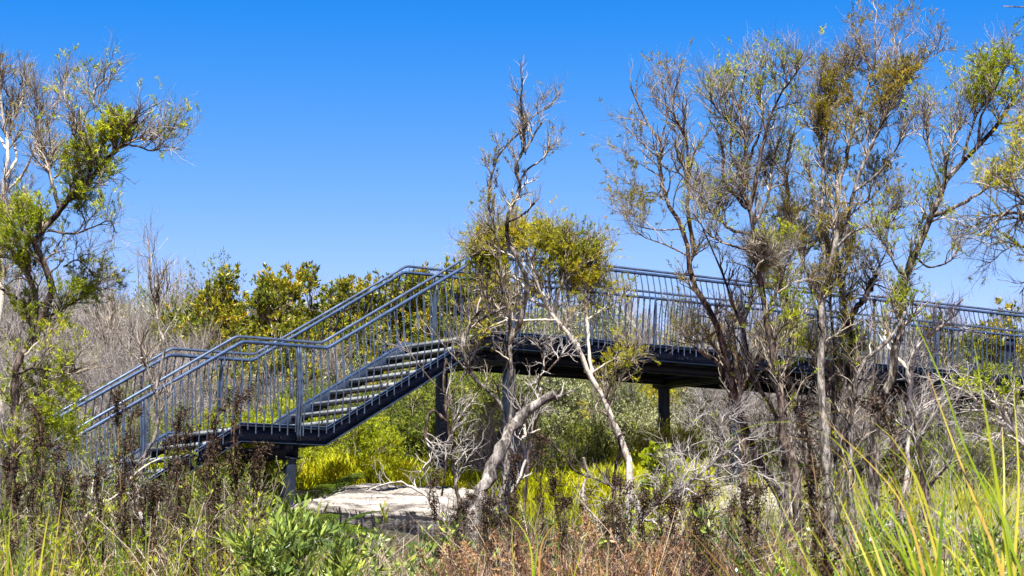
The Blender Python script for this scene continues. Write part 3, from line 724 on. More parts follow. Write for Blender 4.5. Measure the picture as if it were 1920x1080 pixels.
# ------------------------------------------------------------------ centre trees
tree('twin_limb_tree', 'tall nearly leafless tree forking into two crooked limbs before the stair head', 'tree', 22.5, [
    ([(948, 960), (950, 880), (957, 800), (959, 731), (957, 674), (957, 630), (957, 593), (946, 556), (938, 487), (930, 430), (918, 397), (918, 348), (928, 303), (950, 271), (978, 246)], 12, 3, 0),
    ([(957, 635), (971, 613), (985, 564), (987, 527), (971, 487), (954, 454), (952, 405), (963, 377), (975, 352), (965, 316), (981, 283), (983, 234), (979, 201), (977, 161), (979, 146)], 11, 2.5, -.3),
    ([(970, 360), (987, 320), (1020, 295), (1024, 283), (1054, 261)], 5, 1.5, .2), ([(982, 250), (999, 218), (1028, 201), (1050, 175)], 4, 1, .2), ([(983, 285), (1000, 255), (1016, 228)], 5, 2.5, 0),
    ([(952, 415), (983, 401), (1003, 379)], 6, 2.5, -.2), ([(985, 290), (990, 255), (970, 195)], 3, 1.5, .3), ([(918, 430), (895, 445), (882, 468)], 3, 1, .2), ([(930, 440), (905, 410), (895, 400)], 3, 1, .2)],
    M['bark'], M['twig_mid'], M['fine_olive'], blobs=[(935, 300, 30, 18, .7), (905, 370, 25, 35, .4), (950, 400, 30, 25, .4)], base_p=.04,
    n1=85, n2=500, n3=1900, L1=.30, L2=.22, L3=.13, seed=31, up=.45, tmin=.45, lpt=9)
tree('leaning_pale_tree', 'pale trunk leaning left into a rounded yellow green crown beside the bridge head', 'tree', 24, [
    ([(1180, 930), (1175, 850), (1154, 801), (1126, 740), (1106, 703), (1085, 658), (1057, 613), (1032, 581), (1015, 550), (1000, 510), (985, 470)], 17, 5, 0),
    ([(1110, 703), (1103, 642), (1100, 593), (1097, 552), (1105, 510), (1112, 475)], 7, 3, .3), ([(1032, 581), (990, 560), (950, 540), (920, 500)], 7, 2, .4), ([(1040, 590), (1050, 540), (1060, 490), (1050, 455)], 7, 2, -.2),
    ([(1020, 556), (1000, 500), (1010, 450)], 6, 2, .2), ([(1050, 600), (1010, 600), (960, 600), (920, 580)], 6, 2, .3), ([(1085, 650), (1060, 590), (1075, 530)], 6, 2, .3), ([(1100, 600), (1130, 580), (1150, 560)], 4, 2, 0),
    ([(1106, 703), (1140, 680), (1170, 665), (1190, 670)], 5, 2, -.2), ([(960, 545), (930, 470), (925, 440)], 4, 2, .2), ([(990, 520), (960, 480), (900, 470), (885, 480)], 4, 2, .4), ([(1050, 540), (1080, 500), (1090, 470)], 4, 2, .3), ([(1000, 560), (940, 570), (890, 545)], 5, 2, .5), ([(1030, 560), (1030, 500), (1030, 440)], 5, 2, .3), ([(950, 600), (910, 620), (890, 660)], 4, 2, .4), ([(985, 540), (950, 500), (925, 450)], 4, 2, .3), ([(960, 550), (915, 520), (885, 500)], 4, 2, .4), ([(1005, 530), (975, 480), (965, 435)], 4, 2, .2)],
    M['bark_pale'], M['twig_mid'], M['fine_gold'],
    blobs=[(990, 445, 85, 32, .9), (925, 475, 55, 32, .8), (1050, 475, 50, 36, .9), (1095, 515, 35, 24, .6), (1112, 465, 22, 20, .9), (895, 525, 40, 30, .35), (1130, 540, 25, 18, .8), (905, 620, 30, 30, .7), (935, 660, 30, 20, .4), (1165, 665, 45, 25, .5)], base_p=.13,
    n1=260, n2=2600, n3=15000, L1=.46, L2=.30, L3=.17, lpt=13, seed=32, tmin=.42, up=.3)
tree('curved_bare_limb_tree', 'bare grey limb curving up across the stair head from behind the near column', 'dead tree', 23.2, [
    ([(952, 900), (948, 800), (943, 764), (902, 723), (873, 679), (865, 642), (881, 613), (922, 589), (963, 569)], 9, 4, -.2), ([(868, 650), (885, 600), (915, 560), (900, 543), (880, 548)], 7, 3, -.1), ([(905, 728), (880, 700), (841, 658), (805, 612)], 5, 1.5, -.2)],
    M['bark_grey'], M['twig_mid'], n1=16, n2=80, n3=200, L1=.4, L2=.25, L3=.15, seed=33, tmin=.4)
tree('thin_black_sapling', 'thin black crooked dead sapling standing before the bridge deck', 'dead tree', 23, [
    ([(985, 920), (1000, 809), (1012, 752), (1008, 719), (1020, 691), (1014, 650), (1012, 640)], 7, 5, 0), ([(1020, 680), (1040, 640), (1060, 600)], 2.5, 1, 0), ([(1016, 655), (990, 632), (966, 640)], 2.5, 1, 0), ([(1024, 700), (1055, 664)], 4, 3, 0)],
    M['bark_dark'], M['twig_grey'], n1=30, n2=160, n3=420, L1=.40, L2=.25, L3=.15, seed=34, up=.1, tmin=.55)
tree('broken_log', 'thick broken pale log leaning up to the right in the centre', 'dead trunk', 20.5, [
    ([(888, 1010), (892, 960), (900, 925), (930, 866), (951, 817), (975, 784), (1012, 756), (1042, 740)], 33, 20, .3), ([(1030, 748), (1055, 741), (1085, 727)], 8, 3, .1), ([(1018, 752), (1045, 738), (1050, 728)], 9, 3, .1)],
    M['bark_grey'], M['twig_grey'], n1=4, n2=6, n3=8, L1=.15, L2=.1, L3=.08, seed=35)
tree('small_white_snag', 'small white gnarled snag beside the broken log', 'dead wood', 21, [
    ([(930, 1000), (950, 935), (975, 895), (985, 850), (980, 818), (990, 812), (1012, 805)], 10, 4, 0), ([(985, 820), (982, 795), (972, 780)], 5, 4, 0)], M['bark_pale'], M['twig_grey'], n1=20, n2=130, n3=400, L1=.4, L2=.28, L3=.18, seed=36)
tree('pale_short_stump', 'short pale splintered stump left of the leaning trunk foot', 'stump', 22.5, [
    ([(1096, 960), (1095, 915), (1100, 880), (1094, 858)], 10, 5, 0)], M['bark_pale'], M['twig_grey'], n1=2, n2=2, n3=2, L1=.05, L2=.05, L3=.05, seed=37)
tree('black_forked_stick', 'short black forked stick at the foot of the leaning pale trunk', 'dead wood', 23, [
    ([(1150, 950), (1155, 870), (1165, 840), (1160, 820), (1170, 812)], 8, 5, 0), ([(1160, 860), (1146, 872)], 3, 2, 0)], M['bark_dark'], M['twig_dark'], n1=3, n2=4, n3=4, L1=.1, L2=.08, L3=.05, seed=38)
tree('arching_black_branch', 'long thin black branch arching down to the right under the bridge', 'fallen branch', 21.5, [
    ([(1195, 960), (1170, 925), (1120, 900), (1075, 880), (1060, 855), (1040, 838), (1010, 813)], 5, 3, 0)], M['bark_dark'], M['twig_dark'], n1=10, n2=40, n3=80, L1=.3, L2=.2, L3=.12, seed=39)
tree('white_dead_branch', 'white bleached branch arching over the sandstone shelf', 'fallen branch', 22.5, [
    ([(870, 1010), (832, 975), (812, 952), (795, 925), (770, 912), (750, 902)], 9, 4, 0), ([(752, 903), (720, 908), (685, 921)], 4, 1.5, 0)], M['bark_pale'], M['twig_grey'], n1=10, n2=50, n3=160, L1=.4, L2=.25, L3=.15, seed=40)

# ------------------------------------------------------------------ right hand group
TW = dict(spread=.85, up=.38)
tree('slender_paperbark', 'slender pale paperbark leaning left, leftmost of the right hand trees', 'tree', 21, [
    ([(1480, 1010), (1462, 928), (1435, 883), (1403, 822), (1382, 761), (1370, 704), (1350, 634), (1321, 569), (1301, 524), (1290, 470), (1279, 430), (1246, 375), (1235, 319), (1238, 264), (1219, 231), (1195, 194), (1181, 160)], 19, 2.5, 0),
    ([(1300, 477), (1297, 444), (1290, 398), (1290, 319), (1286, 259), (1265, 217), (1263, 176), (1274, 152)], 9, 2, -.4), ([(1240, 300), (1215, 280), (1180, 245), (1155, 225)], 3, 1, .2), ([(1237, 330), (1205, 310), (1170, 290)], 3, 1, .2),
    ([(1246, 375), (1220, 360), (1165, 400), (1150, 395)], 3, 1, .2), ([(1290, 480), (1250, 460), (1200, 440), (1170, 410)], 3.5, 1, -.2), ([(1260, 400), (1270, 350), (1300, 310)], 3, 1, .3), ([(1275, 430), (1220, 430), (1180, 420)], 3, 1, 0),
    ([(1370, 704), (1330, 670), (1290, 640), (1270, 600)], 5, 1.5, -.3), ([(1345, 620), (1310, 640), (1275, 625)], 4, 1.5, .3), ([(1238, 264), (1250, 220), (1245, 175), (1240, 150)], 3, 1, .2)],
    M['bark_orange'], M['twig_mid'], M['fine_olive'], blobs=[(1200, 295, 35, 20, .8), (1215, 365, 35, 20, .7), (1260, 440, 35, 40, .6), (1270, 500, 45, 30, .6), (1340, 480, 40, 30, .5), (1290, 600, 40, 40, .35), (1330, 680, 60, 50, .5), (1350, 770, 50, 60, .4)], base_p=.10,
    n1=120, n2=900, n3=4600, L1=.42, L2=.30, L3=.17, seed=51, tmin=.3, lpt=9, **TW)
tree('dark_stemmed_tree', 'dark stemmed tree with a dense grey twiggy crown, second of the right hand trees', 'tree', 20, [
    ([(1500, 1000), (1493, 907), (1480, 846), (1468, 785), (1462, 728), (1444, 655), (1436, 590), (1427, 537), (1418, 477), (1404, 393), (1390, 347), (1399, 264), (1390, 199), (1399, 130)], 20, 3, 0),
    ([(1404, 393), (1418, 338), (1436, 245), (1464, 176), (1492, 139), (1524, 97)], 8, 1.5, -.3), ([(1400, 390), (1358, 338), (1355, 282), (1344, 245), (1325, 213)], 7, 1.5, .3), ([(1395, 340), (1370, 280), (1375, 220), (1350, 160)], 5, 1.5, .3),
    ([(1410, 440), (1370, 430), (1340, 400), (1310, 380)], 6, 1.5, .2), ([(1418, 470), (1370, 460), (1330, 440), (1300, 400)], 5, 1.5, -.3), ([(1415, 420), (1440, 370), (1450, 300), (1470, 240)], 6, 1.5, .3), ([(1405, 300), (1430, 220), (1420, 150), (1440, 110)], 5, 1.5, 0),
    ([(1427, 537), (1400, 500), (1360, 490)], 4, 1.5, .2), ([(1399, 264), (1370, 230), (1340, 200), (1330, 170)], 4, 1.5, -.2), ([(1436, 590), (1460, 540), (1480, 480)], 5, 1.5, .2)],
    M['bark_dark'], M['twig_mid'], M['fine_green'], blobs=[(1385, 270, 30, 25, .7), (1435, 200, 25, 20, .5), (1460, 150, 30, 20, .4), (1440, 430, 50, 40, .8), (1430, 520, 45, 40, .7), (1490, 570, 50, 50, .6), (1460, 640, 50, 60, .6)], base_p=.13,
    n1=170, n2=1300, n3=7500, L1=.42, L2=.30, L3=.17, seed=52, tmin=.35, lpt=10, extra_twigs=[(1380, 330, 50, 60, 1500), (1420, 470, 60, 30, 1800)], **TW)
tree('crooked_paperbark', 'crooked paperbark whose lower trunk bends left beside the dark stem', 'tree', 21.5, [
    ([(1530, 1000), (1520, 900), (1512, 830), (1500, 770), (1478, 700), (1482, 640), (1475, 580), (1462, 520), (1455, 450), (1480, 380), (1470, 310), (1490, 250)], 16, 3, 0),
    ([(1462, 728), (1490, 760), (1505, 790)], 9, 12, .1), ([(1475, 580), (1500, 520), (1505, 450), (1495, 400)], 6, 2, .2), ([(1458, 480), (1430, 440), (1415, 400)], 4, 2, -.2), ([(1500, 770), (1530, 700), (1520, 640)], 5, 2, .2)],
    M['bark'], M['twig_mid'], M['fine_green'], blobs=[(1480, 520, 70, 60, .8), (1450, 440, 50, 40, .8), (1490, 640, 60, 60, .6), (1500, 400, 50, 50, .5)], base_p=.14,
    n1=90, n2=600, n3=3000, L1=.40, L2=.28, L3=.16, seed=53, lpt=10, tmin=.5, **TW)
tree('tall_grey_tree', 'tallest grey straight trunked tree with an olive crown near the top edge', 'tree', 20.8, [
    ([(1556, 1010), (1550, 900), (1546, 806), (1541, 724), (1541, 622), (1540, 573), (1553, 520), (1565, 466), (1571, 363), (1586, 290), (1604, 218), (1630, 155), (1642, 104), (1640, 41), (1646, 12)], 20, 2, 0),
    ([(1575, 480), (1584, 440), (1600, 360), (1635, 269), (1677, 187), (1708, 135), (1749, 93), (1752, 73)], 8, 1.5, -.3), ([(1545, 500), (1542, 363), (1537, 259), (1511, 228), (1480, 181)], 8, 1.5, .3), ([(1571, 363), (1540, 290), (1550, 200), (1560, 150)], 5, 1.5, .3),
    ([(1600, 240), (1580, 180), (1600, 110), (1610, 70)], 4, 1.5, .2), ([(1600, 360), (1640, 330), (1690, 260), (1700, 210)], 5, 1.5, 0), ([(1560, 470), (1610, 430), (1660, 420), (1700, 400)], 5, 1.5, -.3), ([(1540, 573), (1510, 500), (1490, 450), (1480, 400)], 7, 2, -.2),
    ([(1630, 155), (1665, 120), (1680, 60)], 3.5, 1.2, .1), ([(1571, 380), (1620, 380), (1660, 340)], 4, 1.5, .4), ([(1537, 259), (1560, 210), (1530, 150)], 4, 1.5, .2), ([(1541, 560), (1580, 520), (1620, 500)], 5, 2, .3)],
    M['bark_grey'], M['twig_mid'], M['fine_olive'], blobs=[(1605, 160, 70, 50, .9), (1640, 120, 50, 40, .7), (1700, 130, 45, 30, .8), (1570, 210, 50, 50, .7), (1620, 240, 50, 40, .6), (1580, 330, 60, 60, .5), (1640, 300, 40, 30, .5), (1590, 430, 60, 50, .5), (1560, 530, 70, 50, .5)], base_p=.16,
    n1=210, n2=1700, n3=9500, L1=.44, L2=.30, L3=.17, seed=54, tmin=.38, lpt=9, extra_twigs=[(1610, 120, 60, 50, 1200)], **TW)
tree('knotted_grey_tree', 'twisted trunk right of the straight grey one with a dark snapped side limb', 'tree', 22, [
    ([(1600, 1000), (1592, 850), (1590, 753), (1594, 683), (1598, 638), (1586, 602), (1578, 541), (1570, 500), (1545, 440), (1530, 380), (1515, 320)], 16, 3, 0),
    ([(1590, 607), (1602, 581), (1623, 557), (1643, 512)], 12, 9, -.3), ([(1541, 740), (1560, 712), (1585, 700), (1594, 690)], 12, 8, .1), ([(1578, 541), (1590, 490), (1600, 440)], 6, 2, 0)],
    M['bark'], M['twig_mid'], M['fine_green'], blobs=[(1540, 560, 60, 60, .7), (1600, 640, 50, 60, .5), (1530, 450, 50, 60, .6), (1500, 500, 50, 60, .6)], base_p=.14, n1=80, n2=560, n3=2800, L1=.40, L2=.28, L3=.16, seed=55, lpt=10, tmin=.5, **TW)
tree('spreading_paperbark', 'paperbark leaning right with long limbs reaching the right edge of the view', 'tree', 19.5, [
    ([(1640, 1000), (1640, 850), (1647, 761), (1668, 728), (1678, 663), (1688, 614), (1696, 553), (1708, 497), (1734, 440), (1744, 404), (1770, 352), (1801, 311), (1832, 275), (1868, 233), (1910, 171), (1935, 130)], 21, 5, 0),
    ([(1744, 409), (1801, 383), (1853, 352), (1894, 326), (1935, 308)], 7, 3, -.3), ([(1765, 370), (1760, 340), (1749, 311), (1739, 259), (1734, 207), (1718, 181)], 5, 1.5, .3), ([(1801, 311), (1815, 260), (1830, 210), (1820, 170)], 5, 1.5, .2),
    ([(1832, 275), (1840, 220), (1870, 160), (1890, 100)], 5, 1.5, -.2), ([(1770, 352), (1780, 280), (1800, 220), (1795, 190)], 4, 1.5, 0), ([(1715, 480), (1740, 500), (1790, 480), (1800, 450)], 4, 1.5, .3), ([(1700, 530), (1670, 480), (1660, 430)], 5, 1.5, 0),
    ([(1868, 233), (1895, 230), (1925, 215)], 4, 2, .2)],
    M['bark'], M['twig_mid'], M['fine_green'], blobs=[(1745, 320, 45, 45, .8), (1760, 400, 40, 30, .5), (1875, 130, 50, 60, .8), (1870, 170, 60, 30, .6), (1730, 450, 50, 60, .6), (1700, 520, 60, 40, .6), (1900, 220, 40, 40, .5), (1690, 620, 50, 70, .4)], base_p=.13,
    n1=150, n2=1100, n3=5500, L1=.40, L2=.28, L3=.17, seed=56, tmin=.4, lpt=10, **TW)
tree('bleached_forked_snag', 'white bleached forked snag in front of the right end of the bridge', 'dead tree', 20.5, [
    ([(1690, 1000), (1702, 850), (1704, 765), (1708, 720), (1700, 690), (1737, 630), (1765, 600), (1806, 561)], 11, 3, 0), ([(1704, 765), (1712, 700), (1718, 670)], 8, 3, -.2), ([(1740, 628), (1765, 612), (1790, 605)], 8, 3, -.2), ([(1700, 690), (1660, 640), (1668, 590)], 6, 3, .2)],
    M['bark_pale'], M['twig_grey'], n1=30, n2=180, n3=500, L1=.35, L2=.22, L3=.14, seed=57, tmin=.4)
tree('curved_grey_limb', 'smooth grey limb curving up to the right before the bridge balusters', 'dead tree', 19.2, [
    ([(1560, 1000), (1590, 900), (1598, 770), (1605, 720), (1625, 672), (1655, 648), (1680, 620), (1697, 585)], 9, 6, 0)], M['bark_grey'], M['twig_mid'], M['fine_green'], base_p=.13, n1=25, n2=120, n3=400, L1=.35, L2=.25, L3=.15, seed=58)
tree('thin_black_sapling', 'thin straight black sapling between the grey trunks under the bridge rail', 'dead tree', 21, [
    ([(1632, 1000), (1634, 860), (1636, 760), (1640, 640), (1638, 560)], 6, 4, 0)], M['bark_dark'], M['twig_dark'], n1=16, n2=60, n3=180, L1=.3, L2=.2, L3=.15, seed=59)
tree('dark_sapling', 'slim dark crooked stem left of the dark stemmed tree', 'tree', 20.6, [
    ([(1478, 1000), (1466, 850), (1440, 752), (1419, 728), (1403, 663), (1391, 614), (1370, 560), (1345, 490), (1318, 430)], 11, 3, 0), ([(1410, 690), (1385, 640), (1360, 600)], 4, 2, .2), ([(1391, 614), (1410, 560), (1405, 500)], 4, 2, -.2)],
    M['bark_dark'], M['twig_mid'], M['fine_green'], base_p=.1, n1=42, n2=231, n3=900, L1=.38, L2=.28, L3=.16, seed=64, **TW)
tree('brown_trunk_tree', 'brown trunk standing beside the lit bridge column', 'tree', 22.6, [
    ([(1396, 1000), (1394, 900), (1392, 800), (1384, 720), (1376, 640), (1380, 560)], 12, 5, 0), ([(1386, 740), (1410, 690), (1430, 640)], 5, 2, .2), ([(1384, 720), (1350, 680), (1320, 660)], 5, 2, .2)],
    M['bark_orange'], M['twig_mid'], M['fine_olive'], base_p=.15, n1=48, n2=264, n3=1100, L1=.40, L2=.28, L3=.16, seed=65, **TW)
tree('black_snag', 'thick blackened snag with peeling bark at the lower right', 'dead tree', 18.5, [
    ([(1745, 1010), (1732, 910), (1724, 850), (1718, 806), (1700, 770)], 20, 8, 0), ([(1722, 840), (1700, 800), (1680, 790)], 8, 3, .1), ([(1735, 920), (1770, 880), (1800, 850)], 8, 3, .1)],
    M['bark_dark'], M['twig_grey'], n1=24, n2=130, n3=420, L1=.35, L2=.24, L3=.15, seed=66)
tree('slender_grey_pole', 'slender grey stem between the straight grey tree and the twisted trunk', 'tree', 22.3, [
    ([(1572, 1000), (1568, 880), (1560, 760), (1566, 660), (1556, 580), (1560, 500), (1548, 420)], 9, 3, 0), ([(1562, 640), (1590, 590), (1600, 540)], 4, 2, 0)],
    M['bark'], M['twig_mid'], M['fine_green'], base_p=.1, n1=42, n2=231, n3=1000, L1=.38, L2=.28, L3=.16, seed=67, **TW)
tree('gold_edge_tree', 'blurred golden crown reaching in at the right edge close to the camera', 'tree', 8.5, [
    ([(2250, 1300), (2200, 800), (2140, 560), (2060, 440), (1980, 380), (1930, 330)], 46, 10, 0), ([(2060, 440), (1980, 420), (1900, 400), (1830, 410)], 12, 2, .2), ([(2050, 430), (2000, 330), (1940, 260)], 12, 3, .2), ([(1990, 400), (1920, 370), (1860, 330)], 9, 2, -.1), ([(2080, 470), (1990, 470), (1910, 460), (1850, 440)], 9, 2, .3)],
    M['bark_grey'], M['twig_mid'], M['fine_gold'], blobs=[(1910, 250, 60, 40, 1), (1860, 325, 50, 30, .9), (1900, 290, 60, 40, .8), (1915, 450, 30, 20, .9)], base_p=.06,
    n1=90, n2=520, n3=2600, L1=.28, L2=.17, L3=.10, r=(.005, .0026, .0014), leaf=(.018, .003), lpt=12, seed=60, tmin=.45, up=.1)
tree('overhead_bare_branch', 'thin bare branch tip hanging in at the top right corner', 'branch', 8.0, [
    ([(2250, 1300), (2240, 300), (2150, 60), (2000, 10), (1920, 14), (1880, 12)], 30, 2, 0), ([(1985, 10), (1930, -6), (1890, -10)], 5, 1.5, 0)], M['bark_grey'], M['twig_dark'], n1=24, n2=80, n3=160, L1=.12, L2=.08, L3=.05, r=(.004, .0022, .0012), seed=61, tmin=.8, up=0)
tree('bleached_fallen_crown', 'tangle of bleached bare branches from a dead shrub at the right edge', 'dead shrub', 17, [
    ([(2000, 960), (1960, 880), (1920, 830), (1890, 800), (1850, 770), (1800, 768)], 13, 3, 0), ([(1915, 828), (1870, 760), (1840, 740)], 8, 3, -.2), ([(1900, 810), (1870, 790), (1820, 810)], 8, 3, .2), ([(1850, 770), (1820, 740), (1780, 720), (1750, 700)], 4, 1.5, .1), ([(1930, 840), (1880, 815), (1840, 830)], 6, 2, -.2), ([(1960, 880), (1930, 790), (1915, 750)], 5, 2, .1), ([(1880, 790), (1850, 720), (1800, 700)], 4, 1.5, .1)],
    M['bark_pale'], M['twig_grey'], M['fine_green'], blobs=[(1840, 700, 50, 30, .7), (1900, 720, 40, 40, .5)], base_p=.03, n1=60, n2=340, n3=1300, L1=.3, L2=.2, L3=.14, seed=62, up=.05, spread=.9, lpt=8, tmin=.2)
tree('fallen_grey_shrub', 'large fallen dead shrub, a grey mat of fine twigs right of centre', 'dead shrub', 19.5, [
    ([(1130, 1040), (1180, 985), (1240, 940), (1300, 900), (1345, 860), (1400, 820)], 10, 3, 0), ([(1240, 940), (1300, 900), (1290, 830), (1300, 790)], 5, 2, .2), ([(1300, 900), (1350, 850), (1350, 800), (1375, 770)], 5, 2, -.1), ([(1220, 950), (1270, 900), (1240, 870), (1220, 850)], 5, 2, .1),
    ([(1200, 975), (1270, 975), (1340, 960), (1400, 940)], 6, 2, -.3), ([(1150, 1010), (1220, 1010), (1300, 1000), (1370, 1010)], 5, 2, -.3), ([(1180, 985), (1160, 940), (1180, 900)], 4, 2, .2), ([(1330, 870), (1400, 880), (1450, 900)], 4, 2, .2)],
    M['bark_grey'], M['twig_grey'], n1=100, n2=650, n3=2600, L1=.40, L2=.27, L3=.17, seed=63, up=.10, spread=.9, tmin=.05)

# ------------------------------------------------------------------ undergrowth (y 10 to 26 m)
rng = np.random.default_rng(77)
def fan(N, y0, y1, u0=-150, u1=2070, pw=1.):
    y = y0+(y1-y0)*rng.random(N)**pw; u = u0+(u1-u0)*rng.random(N); return (u-960)/F_PX*y*1.0, y, u
def top_h(x, y, v):
    """height that brings a plant at (x, y) level with row v of the photo"""
    return (1092-v)/F_PX*y-ground(x, y)
def stems(N, y0, y1, u0, u1, v0, v1, lean=.25, n=7, curve=.3):
    x, y, u = fan(N, y0, y1, u0, u1); v = v0+(v1-v0)*rng.random(N)**.6
    v = np.where((u > 600) & (u < 870) & (y < 27), np.maximum(v, 990+50*rng.random(N)), v)   # open view of the rock
    v = np.where((u > 485) & (u < 605) & (y < 26), np.maximum(v, 945+40*rng.random(N)), v)
    h = np.clip(top_h(x, y, v), .12, 1.9); a = rng.random(N)*6.28; q = np.linspace(0, 1, n)
    L = (lean*rng.random(N)*h)[:, None]*(q[None]**1.6)
    T = np.zeros((N, n, 3)); T[..., 0] = x[:, None]+np.cos(a)[:, None]*L; T[..., 1] = y[:, None]+np.sin(a)[:, None]*L
    T[..., 2] = ground(x, y)[:, None]-.03+h[:, None]*(q[None]-curve*.3*rng.random(N)[:, None]*q[None]**3)
    return T
def blades_stuff(name, label, mat, N, y0, y1, u0, u1, v0, v1, wd=.004, lean=.7):
    T = stems(N, y0, y1, u0, u1, v0, v1, lean, 7, 1.2); a = rng.random(N)*6.28
    side = np.stack([np.cos(a), np.sin(a), np.zeros(N)], -1); mb = MB()
    mb.blades(T, wd*(.6+.8*rng.random(N))[:, None]*np.array([.8, 1, 1, .9, .7, .4, .06])[None], side)
    return tag(mb.build(name, mat), label, 'undergrowth', kind='stuff')
def twigs_stuff(name, label, mat, N, y0, y1, u0, u1, v0, v1, n2=6, n3=14, lean=.5, r=.006, L=.28):
    T = stems(N, y0, y1, u0, u1, v0, v1, lean, 7, .4); T[:, 1:] += rng.normal(size=T[:, 1:].shape)*.015
    RR = np.linspace(r, r*.35, 7)[None]*np.ones((N, 1)); mb = MB(); mb.tubes(T, RR, 4)
    B, RB = grow(T, RR, N*n2, L, .9, .25, .4, 6, r*.6, .2, 1., along=.5); C, RC = grow(B, RB, N*n3, L*.5, .9, .15, .4, 4, r*.38, .1, 1.)
    mb.tubes(B, RB, 3); mb.tubes(C, RC, 3)
    tag(mb.build(name, mat), label, 'undergrowth', kind='stuff'); return C
def leafy(name, label, mat, N, y0, y1, u0, u1, v0, v1, leaf=(.05, .015), lpt=9, tw=None):
    T = stems(N, y0, y1, u0, u1, v0, v1, .5, 7, .4); RR = np.linspace(.005, .002, 7)[None]*np.ones((N, 1))
    B, RB = grow(T, RR, N*7, .25, .8, .4, .35, 5, .003, .25, 1.)
    b, tn = pick(B, lpt, .1, 1.); dr = nrm(tn+rand_unit(len(b))*.8+np.array([0, 0, .2])); mb = MB()
    mb.leaves(b, dr, leaf[0]*(.6+.8*rng.random(len(b))), leaf[1]*(.6+.8*rng.random(len(b))))
    o = tag(mb.build(name, mat), label, 'undergrowth', kind='stuff')
    m2 = MB(); m2.tubes(T, RR, 4); m2.tubes(B, RB, 3); link('stems', m2.mesh('stems'), M['twig_mid'], o)
blades_stuff('dry_grass', 'straw coloured dry grass through the whole foreground undergrowth', M['straw'], 6500, 11, 24.5, -150, 2070, 960, 1090, .0028, .8)
blades_stuff('green_grass', 'long green sedge grass leaves in the left foreground undergrowth', M['sedge'], 2600, 11, 19, -150, 480, 880, 1090, .004, .8)
blades_stuff('orange_grass', 'fine orange and tan grass blades across the right foreground', M['sedge_dry'], 2200, 10, 19, 1000, 2070, 900, 1090, .003, .95)
blades_stuff('slope_grass', 'olive grass on the slope around the foot of the columns', M['meadow'], 16000, 24.5, 31, 900, 2300, 860, 960, .003, .7)
twigs_stuff('grey_undergrowth', 'tangled grey dead twigs in the undergrowth before the rock shelf', M['twig_grey'], 650, 14, 25, -150, 2070, 935, 1080)
twigs_stuff('dark_undergrowth', 'blackish brown twiggy heath in the centre foreground', M['twig_dark'], 1000, 13, 20, 820, 1500, 915, 1080, r=.006, L=.22, lean=.35)
twigs_stuff('left_undergrowth', 'brown and grey twiggy tangle below the lower stair flight', M['twig_mid'], 650, 13, 23.5, -150, 500, 850, 1060, r=.006)
twigs_stuff('right_undergrowth', 'grey twig tangle between the trunks under the right of the bridge', M['twig_grey'], 380, 19, 30, 1380, 2100, 840, 1000, r=.006, L=.35)
leafy('green_undergrowth', 'small leaved green heath filling gaps in the left undergrowth', M['shrub'], 420, 12, 23, -150, 600, 860, 1070, (.045, .012))
twigs_stuff('left_dark_undergrowth', 'blackish fine stems between the left seed stalks', M['twig_dark'], 420, 12, 18, -150, 520, 860, 1075, r=.005, L=.2, lean=.35)
blades_stuff('tan_grass', 'tan dead grass blades in the left foreground', M['sedge_dry'], 1500, 11, 18, -150, 640, 900, 1085, .003, .9)
leafy('bright_undergrowth', 'bright green leafy herbs in the right foreground below the sedges', M['broad'], 260, 11, 16, 1450, 2070, 940, 1080, (.05, .016))
twigs_stuff('red_undergrowth', 'reddish brown dead heath twigs along the bottom centre', M['twig_red'], 1000, 11.5, 17, 780, 1560, 950, 1085, r=.005, L=.2, lean=.5)
leafy('low_green_undergrowth', 'low mixed green leaves in the centre undergrowth', M['broad'], 300, 13, 23, 620, 1400, 955, 1080, (.05, .02))
leafy('olive_undergrowth', 'olive leafed scrub under the right half of the bridge', M['shrub'], 900, 31, 37, 950, 2300, 740, 900, (.05, .014))
leafy('shade_undergrowth', 'green leafy scrub below the landing and lower flight', M['shrub'], 400, 23.5, 29, -100, 500, 820, 930, (.05, .014))

leafy('bracken_litter', 'rust coloured dead bracken along the bottom centre', M['dead_fern'], 210, 11.5, 16, 860, 1400, 968, 1085, (.03, .010), 12)
leafy('lime_undergrowth', 'small bright lime leaved plants low in the left foreground', M['lime'], 230, 11.5, 17, -100, 480, 910, 1080, (.04, .012), 9)
twigs_stuff('tan_undergrowth', 'sunlit tan and cream dead twigs across the left and centre foreground', M['twig_hay'], 620, 11.5, 18, -150, 1500, 880, 1080, r=.0045, L=.25, lean=.7)
